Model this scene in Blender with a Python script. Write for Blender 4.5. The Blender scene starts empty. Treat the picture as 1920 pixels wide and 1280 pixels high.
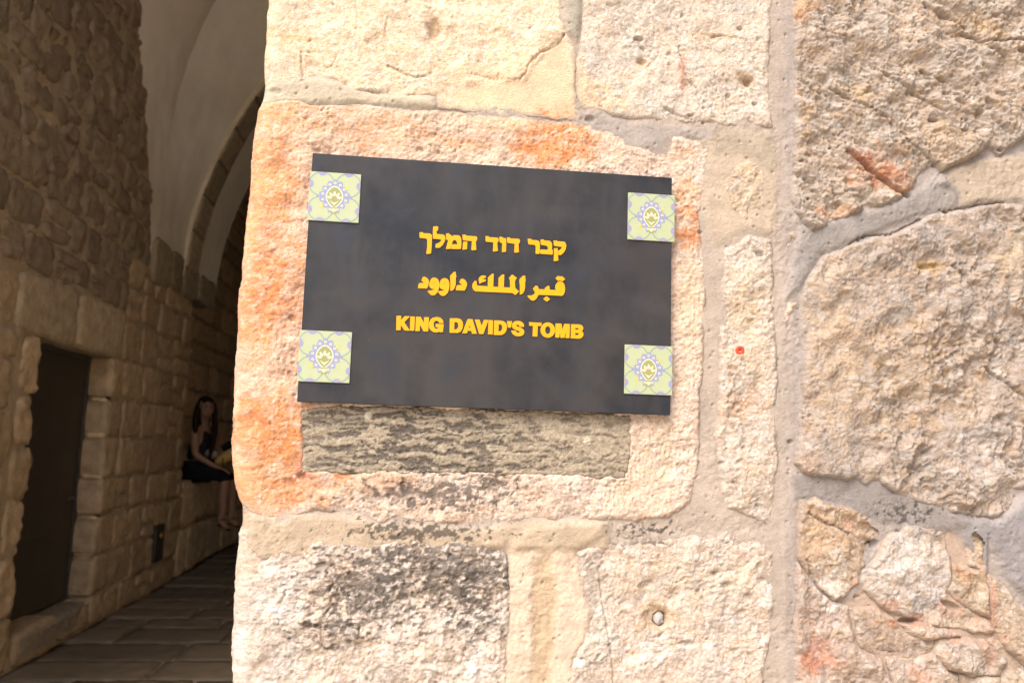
import bpy, bmesh, math, random
import numpy as np
from mathutils import Matrix, Vector

random.seed(7)
SC = bpy.context.scene
COL = SC.collection

# ------------------------------------------------------------------ camera
# world: x right, y into the passage, z up; the sign wall is the plane y = 0
F_PX = 1550.0                       # focal length in photo pixels (1920 wide)
YAW, PITCH, ROLL = 0.113241, 0.125463, 0.031098
CAM_POS = np.array([0.0, -1.35716, 1.3])
_cy, _sy, _cp, _sp = math.cos(YAW), math.sin(YAW), math.cos(PITCH), math.sin(PITCH)
_f = np.array([_sy * _cp, _cy * _cp, _sp])
_r0 = np.array([_cy, -_sy, 0.0])
_u0 = np.cross(_r0, _f)
_r = math.cos(ROLL) * _r0 + math.sin(ROLL) * _u0
_u = -math.sin(ROLL) * _r0 + math.cos(ROLL) * _u0
cam_data = bpy.data.cameras.new('camera')
cam_data.sensor_width = 36
cam_data.lens = F_PX / 1920 * 36
cam_data.clip_start = 0.05
cam_data.clip_end = 500
cam_data.dof.use_dof = True
cam_data.dof.focus_distance = 1.36
cam_data.dof.aperture_fstop = 6.0
cam = bpy.data.objects.new('camera', cam_data)
COL.objects.link(cam)
M = Matrix.Identity(4)
for i in range(3):
    M[i][0], M[i][1], M[i][2], M[i][3] = _r[i], _u[i], -_f[i], CAM_POS[i]
cam.matrix_world = M
SC.camera = cam

# ------------------------------------------------------------------ light
SUN_EL, SUN_AZ = math.radians(50), math.radians(-35)   # azimuth seen from the wall, - = from the left
world = bpy.data.worlds.new('World')
SC.world = world
world.use_nodes = True
wn = world.node_tree.nodes
wl = world.node_tree.links
sky = wn.new('ShaderNodeTexSky')
sky.sky_type = 'NISHITA'
sky.sun_disc = False
sky.sun_elevation = SUN_EL
sky.air_density = 1.0
sky.dust_density = 3.0
wl.new(sky.outputs[0], wn['Background'].inputs[0])
wn['Background'].inputs[1].default_value = 0.085
sd = np.array([math.sin(SUN_AZ) * math.cos(SUN_EL), -math.cos(SUN_AZ) * math.cos(SUN_EL), math.sin(SUN_EL)])
sky.sun_rotation = math.atan2(sd[0], sd[1])
sun_data = bpy.data.lights.new('sun', 'SUN')
sun_data.energy = 1.5
sun_data.angle = math.radians(38)
sun_data.color = (1.0, 0.92, 0.82)
sun = bpy.data.objects.new('sun', sun_data)
COL.objects.link(sun)
sun.rotation_euler = Vector(sd).to_track_quat('Z', 'Y').to_euler()
SC.view_settings.view_transform = 'Standard'
SC.view_settings.look = 'None'
SC.view_settings.gamma = 1
SC.view_settings.use_curve_mapping = False
SC.view_settings.exposure = 1.88


# ------------------------------------------------------------------ helpers
def hit(px, py, axis, value):
    """the point where the photo's sight line (px, py) meets the plane axis = value"""
    d = _f + (px - 960) / F_PX * _r - (py - 640) / F_PX * _u
    return CAM_POS + (value - CAM_POS[axis]) / d[axis] * d


def tag(o, label=None, cat=None, group=None, kind=None):
    if label: o['label'] = label
    if cat: o['category'] = cat
    if group: o['group'] = group
    if kind: o['kind'] = kind
    return o


def empty(name, loc=(0, 0, 0), **k):
    o = bpy.data.objects.new(name, None)
    o.empty_display_size = 0.1
    o.location = loc
    COL.objects.link(o)
    return tag(o, **k)


def mesh_obj(name, verts, faces, mat, parent=None, smooth=True, color=None):
    """verts in world coordinates; faces an (n,4)/(n,3) array or a list"""
    me = bpy.data.meshes.new(name)
    verts = np.asarray(verts, dtype=np.float32)
    if parent is not None:
        verts = verts - np.array(world_loc(parent), dtype=np.float32)
    if isinstance(faces, np.ndarray):
        n, k = faces.shape
        me.vertices.add(len(verts))
        me.vertices.foreach_set('co', verts.ravel())
        me.loops.add(n * k)
        me.loops.foreach_set('vertex_index', faces.astype(np.int32).ravel())
        me.polygons.add(n)
        me.polygons.foreach_set('loop_start', np.arange(0, n * k, k, dtype=np.int32))
        me.polygons.foreach_set('loop_total', np.full(n, k, dtype=np.int32))
        me.update(calc_edges=True)
    else:
        me.from_pydata([tuple(map(float, v)) for v in verts], [], [tuple(f) for f in faces])
        me.update()
    if smooth:
        me.polygons.foreach_set('use_smooth', np.ones(len(me.polygons), dtype=bool))
    if color is not None:
        a = me.color_attributes.new('tint', 'FLOAT_COLOR', 'POINT')
        c = np.ones((len(verts), 4), dtype=np.float32)
        c[:, :3] = color
        a.data.foreach_set('color', c.ravel())
    for m in (mat if isinstance(mat, (list, tuple)) else [mat]):
        me.materials.append(m)
    o = bpy.data.objects.new(name, me)
    COL.objects.link(o)
    if parent is not None:
        o.parent = parent
    return o


def world_loc(o):
    v = Vector((0, 0, 0))
    while o is not None:
        v += o.location
        o = o.parent
    return v


# ---- noise (numpy)
_rs = np.random.RandomState(3)
_PERM = _rs.permutation(4096)
_GR = np.stack([np.cos(_rs.rand(4096) * 2 * np.pi), np.sin(_rs.rand(4096) * 2 * np.pi)], 1)
_a = _rs.rand(4096) * 2 * np.pi
_GR = np.stack([np.cos(_a), np.sin(_a)], 1)
_RV = _rs.rand(4096, 2)


def _hash(i, j, seed):
    return _PERM[(_PERM[(i + seed * 131) & 4095] + j * 7 + seed) & 4095]


def perlin(x, y, seed=0):
    xi = np.floor(x).astype(np.int64); yi = np.floor(y).astype(np.int64)
    xf = x - xi; yf = y - yi
    u = xf * xf * xf * (xf * (xf * 6 - 15) + 10); v = yf * yf * yf * (yf * (yf * 6 - 15) + 10)
    def g(a, b):
        h = _hash(xi + a, yi + b, seed)
        return _GR[h, 0] * (xf - a) + _GR[h, 1] * (yf - b)
    n0 = g(0, 0); n1 = g(1, 0); n2 = g(0, 1); n3 = g(1, 1)
    return ((n0 * (1 - u) + n1 * u) * (1 - v) + (n2 * (1 - u) + n3 * u) * v) * 1.5


def fbm(x, y, oct=4, seed=0, gain=0.5, lac=2.03):
    s = 0; a = 1.0; t = 0
    for k in range(oct):
        s = s + a * perlin(x, y, seed + k * 17); t += a
        x = x * lac + 13.1; y = y * lac - 7.7; a *= gain
    return s / t


def ridged(x, y, oct=3, seed=0, gain=0.55):
    s = 0; a = 1.0; t = 0
    for k in range(oct):
        s = s + a * (1 - 2 * np.abs(perlin(x, y, seed + k * 17))); t += a
        x = x * 2.1 + 3.3; y = y * 2.1 + 9.1; a *= gain
    return s / t


def worley(x, y, seed=0):
    xi = np.floor(x).astype(np.int64); yi = np.floor(y).astype(np.int64)
    f1 = np.full(x.shape, 9.0); f2 = np.full(x.shape, 9.0); idc = np.zeros(x.shape)
    for a in (-1, 0, 1):
        for b in (-1, 0, 1):
            h = _hash(xi + a, yi + b, seed)
            d = (xi + a + _RV[h, 0] - x) ** 2 + (yi + b + _RV[h, 1] - y) ** 2
            c = d < f1
            f2 = np.where(c, f1, np.minimum(f2, d)); idc = np.where(c, h / 4096.0, idc)
            f1 = np.where(c, d, f1)
    return np.sqrt(f1), np.sqrt(f2), idc


def sstep(a, b, x):
    t = np.clip((x - a) / (b - a), 0, 1)
    return t * t * (3 - 2 * t)


def poly_sdf(x, y, P):
    """signed distance to polygon P (n,2); negative inside"""
    n = len(P)
    d = np.full(x.shape, 1e9); inside = np.zeros(x.shape, dtype=bool)
    for i in range(n):
        ax, ay = P[i]; bx, by = P[(i + 1) % n]
        ex, ey = bx - ax, by - ay
        wx, wy = x - ax, y - ay
        t = np.clip((wx * ex + wy * ey) / (ex * ex + ey * ey + 1e-12), 0, 1)
        d = np.minimum(d, (wx - ex * t) ** 2 + (wy - ey * t) ** 2)
        c = ((ay <= y) & (by > y)) | ((by <= y) & (ay > y))
        if ey != 0:
            inside ^= c & (x < ax + (y - ay) / ey * ex)
    d = np.sqrt(d)
    return np.where(inside, -d, d)


# ------------------------------------------------------------------ materials
def material(name, base=(0.5, 0.5, 0.5), rough=0.9, spec=0.3, attr=False, var=0.12, scale=40.0,
             bump=0.0, bump_scale=300.0, col2=None, mix_scale=3.0, metallic=0.0, col3=None, mix3=20.0, streaks=False):
    m = bpy.data.materials.new(name)
    m.use_nodes = True
    nt = m.node_tree; N = nt.nodes; L = nt.links
    b = N['Principled BSDF']
    b.inputs['Roughness'].default_value = rough
    b.inputs['Specular IOR Level'].default_value = spec
    b.inputs['Metallic'].default_value = metallic
    tc = N.new('ShaderNodeTexCoord')
    if attr:
        a = N.new('ShaderNodeAttribute'); a.attribute_name = 'tint'
        out = a.outputs['Color']
    else:
        rgb = N.new('ShaderNodeRGB'); rgb.outputs[0].default_value = (*base, 1)
        out = rgb.outputs[0]

    def noise(sc, det=4.0, st=None):
        n = N.new('ShaderNodeTexNoise'); n.inputs['Scale'].default_value = sc
        n.inputs['Detail'].default_value = det
        n.inputs['Roughness'].default_value = 0.6
        if st:
            mp = N.new('ShaderNodeMapping'); mp.inputs['Scale'].default_value = st; mp.inputs['Rotation'].default_value = (0, .25, 0)
            L.new(tc.outputs['Object'], mp.inputs['Vector']); L.new(mp.outputs[0], n.inputs['Vector'])
        else:
            L.new(tc.outputs['Object'], n.inputs['Vector'])
        return n.outputs['Fac']

    def ramp(src, lo, hi):
        r = N.new('ShaderNodeMapRange')
        r.inputs['From Min'].default_value = lo; r.inputs['From Max'].default_value = hi
        L.new(src, r.inputs['Value'])
        return r.outputs['Result']

    def mixc(fac, c1, c2, mode='MIX'):
        x = N.new('ShaderNodeMix'); x.data_type = 'RGBA'; x.blend_type = mode
        if isinstance(fac, float): x.inputs[0].default_value = fac
        else: L.new(fac, x.inputs[0])
        for s, c in ((6, c1), (7, c2)):
            if isinstance(c, tuple): x.inputs[s].default_value = (*c, 1)
            else: L.new(c, x.inputs[s])
        return x.outputs[2]

    if col2: out = mixc(ramp(noise(mix_scale), 0.38, 0.62), out, col2)
    if col3: out = mixc(ramp(noise(mix3, 6), 0.52, 0.66), out, col3)
    if var:
        r = N.new('ShaderNodeMapRange')
        r.inputs['From Min'].default_value = 0.3; r.inputs['From Max'].default_value = 0.7
        r.inputs['To Min'].default_value = 1 - var; r.inputs['To Max'].default_value = 1 + var
        L.new(noise(scale, 5), r.inputs['Value'])
        cc = N.new('ShaderNodeCombineColor')
        for k in range(3): L.new(r.outputs[0], cc.inputs[k])
        out = mixc(1.0, out, cc.outputs[0], 'MULTIPLY')
    L.new(out, b.inputs['Base Color'])
    if bump:
        bp = N.new('ShaderNodeBump'); bp.inputs['Strength'].default_value = 1.0
        bp.inputs['Distance'].default_value = bump
        L.new(noise(bump_scale, 5), bp.inputs['Height'])
        L.new(bp.outputs[0], b.inputs['Normal'])
    if streaks:      # weathered sheet: wiped streaks, dust specks, uneven sheen
        src = b.inputs['Base Color'].links[0].from_socket
        src = mixc(ramp(noise(1.0, 5, (26, 1, 7)), .50, .80), src, (.036, .034, .036))
        src = mixc(ramp(noise(1.0, 6, (5, 1, 9)), .50, .85), src, (.040, .035, .034))
        src = mixc(ramp(noise(420, 2), .70, .76), src, (.13, .12, .11))
        L.new(src, b.inputs['Base Color'])
        r2 = N.new('ShaderNodeMapRange'); r2.inputs['From Min'].default_value = .35; r2.inputs['From Max'].default_value = .65
        r2.inputs['To Min'].default_value = .40; r2.inputs['To Max'].default_value = .50
        L.new(noise(1.0, 5, (9, 1, 4)), r2.inputs['Value']); L.new(r2.outputs[0], b.inputs['Roughness'])
    return m


M_FACE = material('wall_limestone', attr=True, var=0.12, scale=260, bump=0.0032, bump_scale=420)
M_MORTAR = material('wall_mortar', attr=True, var=0.05, scale=300, bump=0.0016, bump_scale=480)
M_PST = material('passage_stone', attr=True, var=0.22, scale=14, bump=0.012, bump_scale=26)
M_PMORT = material('passage_mortar', (0.42, 0.32, 0.21), var=0.2, scale=9, bump=0.01, bump_scale=30)
M_PLASTER = material('vault_plaster', (0.86, 0.79, 0.68), var=0.07, scale=2.5, bump=0.003, bump_scale=12,
                     col2=(0.77, 0.68, 0.55), mix_scale=0.9)
M_PAVE = material('paving_stone', attr=True, var=0.18, scale=8, rough=0.75, spec=0.35, bump=0.006, bump_scale=18)
M_SLATE = material('sign_slate', (0.014, 0.016, 0.022), rough=0.38, spec=0.24, var=0.24, scale=22,
                   col2=(0.037, 0.034, 0.034), mix_scale=5.0, col3=(0.022, 0.024, 0.031), mix3=11, streaks=True)
M_GOLD = material('yellow_letter_paint', (0.64, 0.28, 0.0), rough=0.5, spec=0.3, var=0.03, scale=60)
M_TILE = material('tile_green_glaze', (0.335, 0.37, 0.225), rough=0.35, spec=0.4, var=0.03, scale=60)
M_TBLUE = material('tile_blue', (0.215, 0.235, 0.37), rough=0.4, var=0.05, scale=200)
M_TGREY = material('tile_blue_grey_line', (0.19, 0.235, 0.27), rough=0.4, var=0.0)
M_TCREAM = material('tile_cream', (0.50, 0.47, 0.34), rough=0.4, var=0.0)
M_TOLIVE = material('tile_olive', (0.235, 0.25, 0.10), rough=0.4, var=0.0)
M_TPINK = material('tile_pink', (0.45, 0.22, 0.19), rough=0.4, var=0.0)
M_TGOLD = material('tile_gold', (0.75, 0.43, 0.04), rough=0.4, var=0.0)
M_DARKMETAL = material('dark_door_paint', (0.055, 0.042, 0.028), rough=0.55, spec=0.4, var=0.12, scale=5)
M_STEEL = material('aged_steel', (0.12, 0.11, 0.10), rough=0.5, spec=0.5, var=0.2, scale=30, metallic=0.6)
M_RED = material('red_plastic', (0.75, 0.06, 0.03), rough=0.5, var=0.0)
M_BLACK = material('black_hole_shade', (0.01, 0.008, 0.007), rough=0.9, var=0.0)
M_GROUND = material('plaza_stone', (0.50, 0.43, 0.34), rough=0.85, var=0.15, scale=3)


# ================================================================== THE SIGN WALL
def P(origin, scale, pts):
    """outline read off an enlarged part of the photo -> photo pixels"""
    return [(origin[0] + x / scale, origin[1] + y / scale) for x, y in pts]


def on_wall(pts):
    return np.array([hit(px, py, 1, 0.0)[[0, 2]] for px, py in pts])


Z5, S5 = (1420, 860), 3.048
# name, outline (photo px), recipe
ST = {}
ST['A'] = [(200, -130), (1062, -130), (1050, -40), (1052, 0), (1056, 40), (1066, 62), (1076, 90), (1079, 140), (1079, 186), (1086, 212),
           (1080, 231), (1000, 221), (900, 212), (815, 205), (814, 184), (770, 188), (741, 190), (697, 179), (646, 179), (634, 163),
           (624, 153), (595, 157), (575, 165), (529, 171), (497, 164), (440, 165), (200, 165)]
ST['B'] = [(1100, -130), (1092, -40), (1089, 27), (1085, 74), (1078, 106), (1078, 186), (1090, 209), (1126, 209), (1150, 222), (1179, 229),
           (1230, 228), (1286, 231), (1320, 233), (1357, 238), (1381, 240), (1392, 228), (1405, 233), (1418, 239), (1448, 244),
           (1445, 212), (1440, 133), (1444, 80), (1445, 27), (1449, 0), (1452, -130)]
ST['C'] = [(200, 195), (480, 195), (548, 186), (584, 197), (639, 195), (712, 200), (770, 208), (815, 206), (900, 214), (1000, 223),
           (1080, 233), (1104, 229), (1116, 240), (1140, 246), (1169, 255), (1179, 271), (1220, 280), (1254, 282), (1259, 255),
           (1312, 262), (1333, 282), (1325, 330), (1312, 400), (1318, 460), (1323, 560), (1320, 640), (1313, 740), (1311, 824),
           (1307, 900), (1294, 943), (1252, 970), (1193, 978), (1126, 976), (1060, 979), (1000, 972), (950, 981), (905, 985),
           (842, 985), (787, 982), (749, 970), (715, 982), (652, 963), (589, 957), (563, 968), (517, 973), (475, 963),
           (441, 947), (433, 926), (400, 930), (200, 930)]
ST['D'] = [(1350, 470), (1372, 458), (1400, 438), (1445, 448), (1454, 560), (1453, 640), (1458, 700), (1452, 782), (1459, 866),
           (1452, 930), (1444, 985), (1417, 976), (1383, 959), (1355, 951), (1347, 909), (1341, 862), (1338, 812), (1343, 774),
           (1346, 640), (1352, 560)]
ST['G'] = [(1352, 345), (1372, 312), (1402, 300), (1432, 316), (1437, 372), (1430, 410), (1412, 402), (1398, 420), (1375, 412), (1358, 385)]
ST['E'] = [(200, 985), (446, 981), (475, 991), (481, 1018), (500, 1034), (517, 1031), (521, 1018), (546, 1019), (563, 1034),
           (589, 1010), (622, 1008), (656, 1014), (690, 1021), (740, 1010), (800, 1010), (821, 1020), (850, 1008), (884, 1018),
           (930, 1029), (951, 1033), (958, 1090), (955, 1180), (950, 1280), (946, 1420), (200, 1420)]
ST['F'] = [(1075, 1031), (1098, 1014), (1168, 1018), (1235, 1010), (1307, 999), (1328, 1010), (1362, 993), (1387, 1014),
           (1408, 1010), (1433, 1018), (1452, 1035), (1450, 1098), (1446, 1195), (1431, 1255), (1434, 1420), (1058, 1420),
           (1060, 1280), (1072, 1234), (1090, 1204), (1098, 1145), (1088, 1090)]
ST['H'] = [(1482, -130), (1482, 0), (1486, 112), (1487, 210), (1482, 375), (1486, 398), (1508, 427), (1517, 439), (1551, 427),
           (1577, 413), (1615, 397), (1652, 390), (1690, 371), (1712, 352), (1720, 330), (1735, 318), (1750, 313), (1765, 326), (1800, 308),
           (1832, 292), (1844, 277), (1870, 296), (1885, 281), (1920, 262), (2080, 180), (2080, -130)]
ST['I'] = [(1540, 480), (1600, 455), (1630, 446), (1667, 442), (1705, 422), (1735, 405), (1757, 397), (1795, 394), (1870, 381),
           (1920, 385), (2080, 400), (2080, 900), (1920, 917), (1902, 922), (1899, 942), (1879, 962), (1856, 974), (1814, 965),
           (1781, 961), (1735, 945), (1676, 929), (1643, 901), (1617, 911), (1600, 897), (1582, 903), (1564, 896), (1530, 895),
           (1501, 887), (1487, 871), (1497, 765), (1499, 713), (1505, 644), (1497, 619), (1497, 558), (1513, 518), (1534, 486)]
ST['J'] = P(Z5, S5, [(240, 235), (310, 220), (400, 240), (470, 265), (540, 285), (640, 345), (700, 385), (715, 440), (640, 500), (600, 600), (560, 700), (490, 780),
                     (430, 800), (350, 740), (285, 650), (225, 560), (222, 480), (245, 330)])
ST['K'] = P(Z5, S5, [(760, 395), (850, 365), (980, 400), (1050, 425), (1090, 560), (1090, 700), (1065, 760), (1085, 830), (1030, 895),
                     (960, 930), (830, 895), (760, 870), (690, 820), (600, 740), (570, 650), (660, 580), (720, 490)])
ST['L1'] = P(Z5, S5, [(1105, 600), (1160, 610), (1290, 655), (1312, 760), (1320, 900), (1215, 845), (1085, 750), (1105, 690)])
ST['L2'] = P(Z5, S5, [(1318, 665), (1380, 700), (1450, 800), (1524, 850), (1650, 980), (1650, 1250), (1524, 1170), (1425, 1085),
                      (1345, 965), (1332, 800)])
ST['L3'] = P(Z5, S5, [(1010, 905), (1100, 870), (1200, 855), (1318, 925), (1340, 975), (1300, 998), (1180, 965), (1030, 955), (975, 938)])
ST['L4'] = P(Z5, S5, [(830, 948), (900, 935), (985, 950), (1060, 975), (1150, 998), (1060, 1022), (930, 1025), (850, 985)])
ST['L5'] = P(Z5, S5, [(530, 855), (620, 850), (680, 845), (760, 905), (815, 965), (850, 1002), (1000, 1015), (1000, 1095), (850, 1140), (700, 1120),
                      (600, 1080), (545, 970)])
ST['L6'] = P(Z5, S5, [(1015, 1035), (1160, 1020), (1300, 1050), (1410, 1150), (1360, 1225), (1200, 1230), (1060, 1195), (1000, 1110)])
ST['L7'] = P(Z5, S5, [(1345, 1000), (1430, 1095), (1540, 1185), (1660, 1280), (1660, 1420), (1524, 1275), (1420, 1150), (1320, 1045)])
ST['L8'] = P(Z5, S5, [(1420, 1175), (1470, 1215), (1540, 1290), (1660, 1430), (1660, 1700), (1390, 1700), (1385, 1260)])
ST['L9'] = P(Z5, S5, [(218, 600), (280, 665), (360, 760), (440, 822), (510, 845), (520, 960), (580, 1085), (700, 1150), (755, 1280), (770, 1700),
                      (190, 1700), (200, 1280), (215, 900)])
ST['L10'] = P(Z5, S5, [(740, 1140), (850, 1150), (1000, 1108), (1060, 1205), (1125, 1240), (1130, 1700), (785, 1700), (772, 1280)])
ST['L11'] = P(Z5, S5, [(1140, 1238), (1250, 1245), (1370, 1240), (1378, 1300), (1380, 1700), (1142, 1700)])
ST['M1'] = P(Z5, S5, [(1170, 400), (1220, 370), (1280, 410), (1310, 470), (1300, 560), (1280, 640), (1200, 610), (1180, 500)])
ST['M2'] = P((1420, 400), 2.462, [(120, 90), (165, 80), (200, 110), (190, 150), (140, 160), (115, 130)])
ST['M3'] = P((1420, 400), 2.462, [(130, 410), (175, 400), (190, 440), (150, 490), (118, 525), (105, 495), (120, 440)])

# base colour, face height (m), relief recipe
C_CREAM = (0.60, 0.465, 0.33)
LOOK = {
    'A': (C_CREAM, .0060, 'fine'), 'B': ((0.49, 0.41, 0.335), .0055, 'tool'), 'C': ((0.53, 0.40, 0.315), .0060, 'grain'),
    'D': ((0.46, 0.38, 0.312), .0070, 'rough'), 'G': ((0.46, 0.36, 0.26), .006, 'rough'),
    'E': ((0.51, 0.42, 0.35), .0085, 'lumpy'), 'F': ((0.50, 0.41, 0.345), .0065, 'rough'),
    'H': ((0.355, 0.287, 0.232), .0115, 'strata'), 'I': ((0.315, 0.257, 0.214), .0115, 'scallop'),
    'J': ((0.35, 0.25, 0.17), .008, 'chip'), 'K': ((0.40, 0.34, 0.295), .010, 'chip'),
    'L1': ((0.36, 0.265, 0.18), .008, 'chip'), 'L2': ((0.35, 0.27, 0.20), .009, 'chip'), 'L3': ((0.39, 0.30, 0.225), .012, 'chip'),
    'L4': ((0.45, 0.36, 0.29), .009, 'chip'), 'L5': ((0.34, 0.26, 0.205), .005, 'chip'), 'L6': ((0.36, 0.28, 0.22), .010, 'chip'),
    'L7': ((0.46, 0.37, 0.28), .007, 'chip'), 'L8': ((0.42, 0.34, 0.26), .011, 'chip'), 'L9': ((0.36, 0.275, 0.225), .009, 'chip'),
    'L10': ((0.37, 0.29, 0.235), .009, 'chip'), 'L11': ((0.36, 0.28, 0.22), .008, 'chip'),
    'M1': ((0.44, 0.35, 0.27), .007, 'chip'), 'M2': ((0.46, 0.37, 0.27), .006, 'chip'), 'M3': ((0.46, 0.36, 0.27), .007, 'chip'),
}
LABEL = {
    'A': 'cream stone with smooth faint ripples and one round dimple', 'B': 'pale stone dressed with small chisel pocks',
    'C': 'large pink stone with orange rust stains', 'D': 'narrow upright pitted stone', 'E': 'pale lumpy stone blackened by soot',
    'F': 'pale pitted stone with a plugged hole', 'H': 'rough stone broken in slanting layers', 'I': 'big rough boulder with scooped hollows',
    'K': 'chalky white rubble stone', 'J': 'tan rubble stone', 'L9': 'pinkish rubble stone with a rust red patch',
}


def rmf(x, y, oct=4, seed=0, gain=.6, lac=2.15):
    """ridged multifractal, about 0..1: crisp crests between hollows"""
    s_ = 0; w = 1.0; a = 1.0; t = 0
    for k in range(oct):
        n = (1 - np.abs(perlin(x, y, seed + k * 19))) ** 2
        s_ = s_ + a * n * w; t += a
        w = np.clip(n * 1.6, 0, 1); a *= gain
        x = x * lac + 5.3; y = y * lac - 2.9
    return s_ / t


def warp(x, z, f, amp, seed):
    return x + amp * fbm(x * f, z * f, 3, seed), z + amp * fbm(x * f + 50, z * f, 3, seed + 1)


def relief(kind, x, z, seed):
    """surface relief in metres at wall coordinates x, z"""
    patchy = sstep(-.25, .30, fbm(x * 9, z * 9, 3, seed + 40))
    wx_, wz_ = warp(x, z, 22, .012, seed + 42)
    wp, _, ip = worley(wx_ * 105, wz_ * 115, seed + 47)
    fine = 2.0 * fbm(x * 190, z * 190, 3, seed + 41, .7) + 1.5 * (rmf(wx_ * 80, wz_ * 90, 4, seed + 46, .7) - .4) - np.where(ip > .76, 2.6, 0) * (.2 + .8 * patchy) * (1 - sstep(.08, .42, wp))
    if kind == 'fine':
        h = 3.0 * fbm(x * 7, z * 9, 3, seed) + (.5 + 1.3 * patchy) * 1.3 * fbm(wx_ * 45, wz_ * 60, 5, seed + 1, .6) + 0.5 * fbm(x * 50, z * 300, 2, seed + 2) + .7 * fine
        h += 1.8 * patchy * (rmf(wx_ * 16, wz_ * 20, 4, seed + 11) - .4)
        w, _, i = worley(wx_ * 40, wz_ * 40, seed + 4)
        h -= np.where(i > .86, 2.6, 0) * (1 - sstep(.05, .22, w))
    elif kind == 'tool':
        w, _, i = worley(wx_ * 170 + z * 60, wz_ * 95, seed + 4)
        h = 2.4 * fbm(x * 8, z * 8, 3, seed) + 1.8 * fbm(wx_ * 40, wz_ * 40, 5, seed + 1, .62) - (.3 + 1.5 * patchy) * (1 - sstep(.1, .6, w)) + .9 * fine
        h += 1.2 * (rmf(wx_ * 30, wz_ * 30, 3, seed + 11) - .4) * (1 - patchy)
        w, _, i = worley(x * 30, z * 30, seed + 5)
        h -= np.where(i > .90, 3.0, 0) * (1 - sstep(.05, .20, w))
    elif kind == 'grain':
        h = 4.5 * fbm(x * 6, z * 8, 3, seed) + 3.0 * fbm(wx_ * 30, wz_ * 38, 5, seed + 1, .62) + 1.3 * fine
        comb = np.sin(x * 900 + 3 * fbm(x * 30, z * 30, 2, seed + 9)) * sstep(.12, .3, fbm(x * 11, z * 13, 2, seed + 5))
        h += .4 * comb + (1 + 2.5 * patchy) * (rmf(wx_ * 24, wz_ * 24, 5, seed + 12) - .4)
        w, _, i = worley(wx_ * 62, wz_ * 66, seed + 4)
        h -= np.where(i > .84, 2.6, 0) * patchy * (1 - sstep(.05, .40, w))
    elif kind == 'rough':
        h = 3.4 * fbm(x * 9, z * 9, 3, seed) + 3.4 * fbm(wx_ * 34, wz_ * 38, 5, seed + 1, .64) + 1.2 * fine
        h += (1.2 + 3.4 * patchy) * (rmf(wx_ * 26, wz_ * 34, 5, seed + 12) - .4)
        w, w2, i = worley(wx_ * 48, wz_ * 60, seed + 4)
        h -= np.where(i > .80, 3.6, .2) * (1 - sstep(.04, .40, w)) * (.4 + .6 * patchy)
    elif kind == 'lumpy':
        w, w2, i = worley(wx_ * 58, wz_ * 74, seed + 4)
        h = 4.0 * fbm(x * 8, z * 8, 3, seed) + (.4 + patchy) * 3.0 * (0.5 - w) + 4.2 * fbm(wx_ * 40, wz_ * 48, 5, seed + 1, .64) + 1.5 * fine
        h += 2.6 * (rmf(wx_ * 34, wz_ * 40, 4, seed + 12) - .4)
    elif kind == 'strata':
        u = x * .86 - z * .5; v = x * .5 + z * .86      # layers fall towards lower right
        u, v = warp(u, v, 12, .022, seed + 44)
        h = 8.0 * fbm(u * 5, v * 9, 4, seed) + 6.5 * fbm(u * 14, v * 34, 5, seed + 1, .64)
        h += 10.0 * (rmf(u * 13, v * 30, 5, seed + 2, .66) - .4) * (.45 + .75 * patchy)
        w, w2, i = worley(u * 40, v * 66, seed + 4)
        h -= np.where(i > .72, 4.5, 0) * (1 - sstep(.05, .5, w))
        h += 1.8 * fine
        saw = (v * 8.5 + .5 * fbm(u * 4, v * 4, 2, seed + 6)) % 1.0
        h += 8.0 * (saw - .5) * sstep(-.25, .2, fbm(u * 5 + 5, v * 5, 2, seed + 7))
    elif kind in ('scallop', 'scallop2'):
        g = .40 + .95 * sstep(.70, .92, x) if kind == 'scallop' else .55
        g = g * (.45 + .85 * patchy)
        u = x * .92 + z * .38; v = -x * .38 + z * .92
        u, v = warp(u, v, 16, .020, seed + 44)
        h = 7.0 * fbm(x * 5, z * 5, 3, seed)
        w, w2, i = worley(u * 30, v * 26, seed + 4)
        h += g * (9.0 * (w - .45) * (.35 + .9 * i) + 6.0 * fbm(u * 26, v * 22, 5, seed + 1, .64) + 9.0 * (rmf(u * 17, v * 14, 5, seed + 12, .66) - .4))
        w, w2, i = worley(u * 75, v * 66, seed + 5)
        h += (.3 + .7 * g) * 3.0 * (w - .45) * (.2 + i)
        h += 1.7 * fbm(wx_ * 80, wz_ * 80, 4, seed + 2, .62) + 1.2 * fine
    else:  # chip: flaky, broken faces
        u = x * .8 - z * .6; v = x * .6 + z * .8
        u, v = warp(u, v, 14, .015, seed + 44)
        pl = fbm(u * 9, v * 14, 3, seed)
        st = np.floor(pl * 7) / 7 + .14 * sstep(.6, 1, (pl * 7) % 1)
        h = 15.0 * st + 3.4 * (rmf(u * 20, v * 34, 5, seed + 1, .62) - .4) + 2.0 * fbm(wx_ * 70, wz_ * 70, 4, seed + 2, .62) + 1.0 * fine
        w, w2, i = worley(wx_ * 60, wz_ * 60, seed + 5)
        h -= np.where(i > .86, 2.4, 0) * (1 - sstep(.05, .4, w))
    return h * .001


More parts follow.
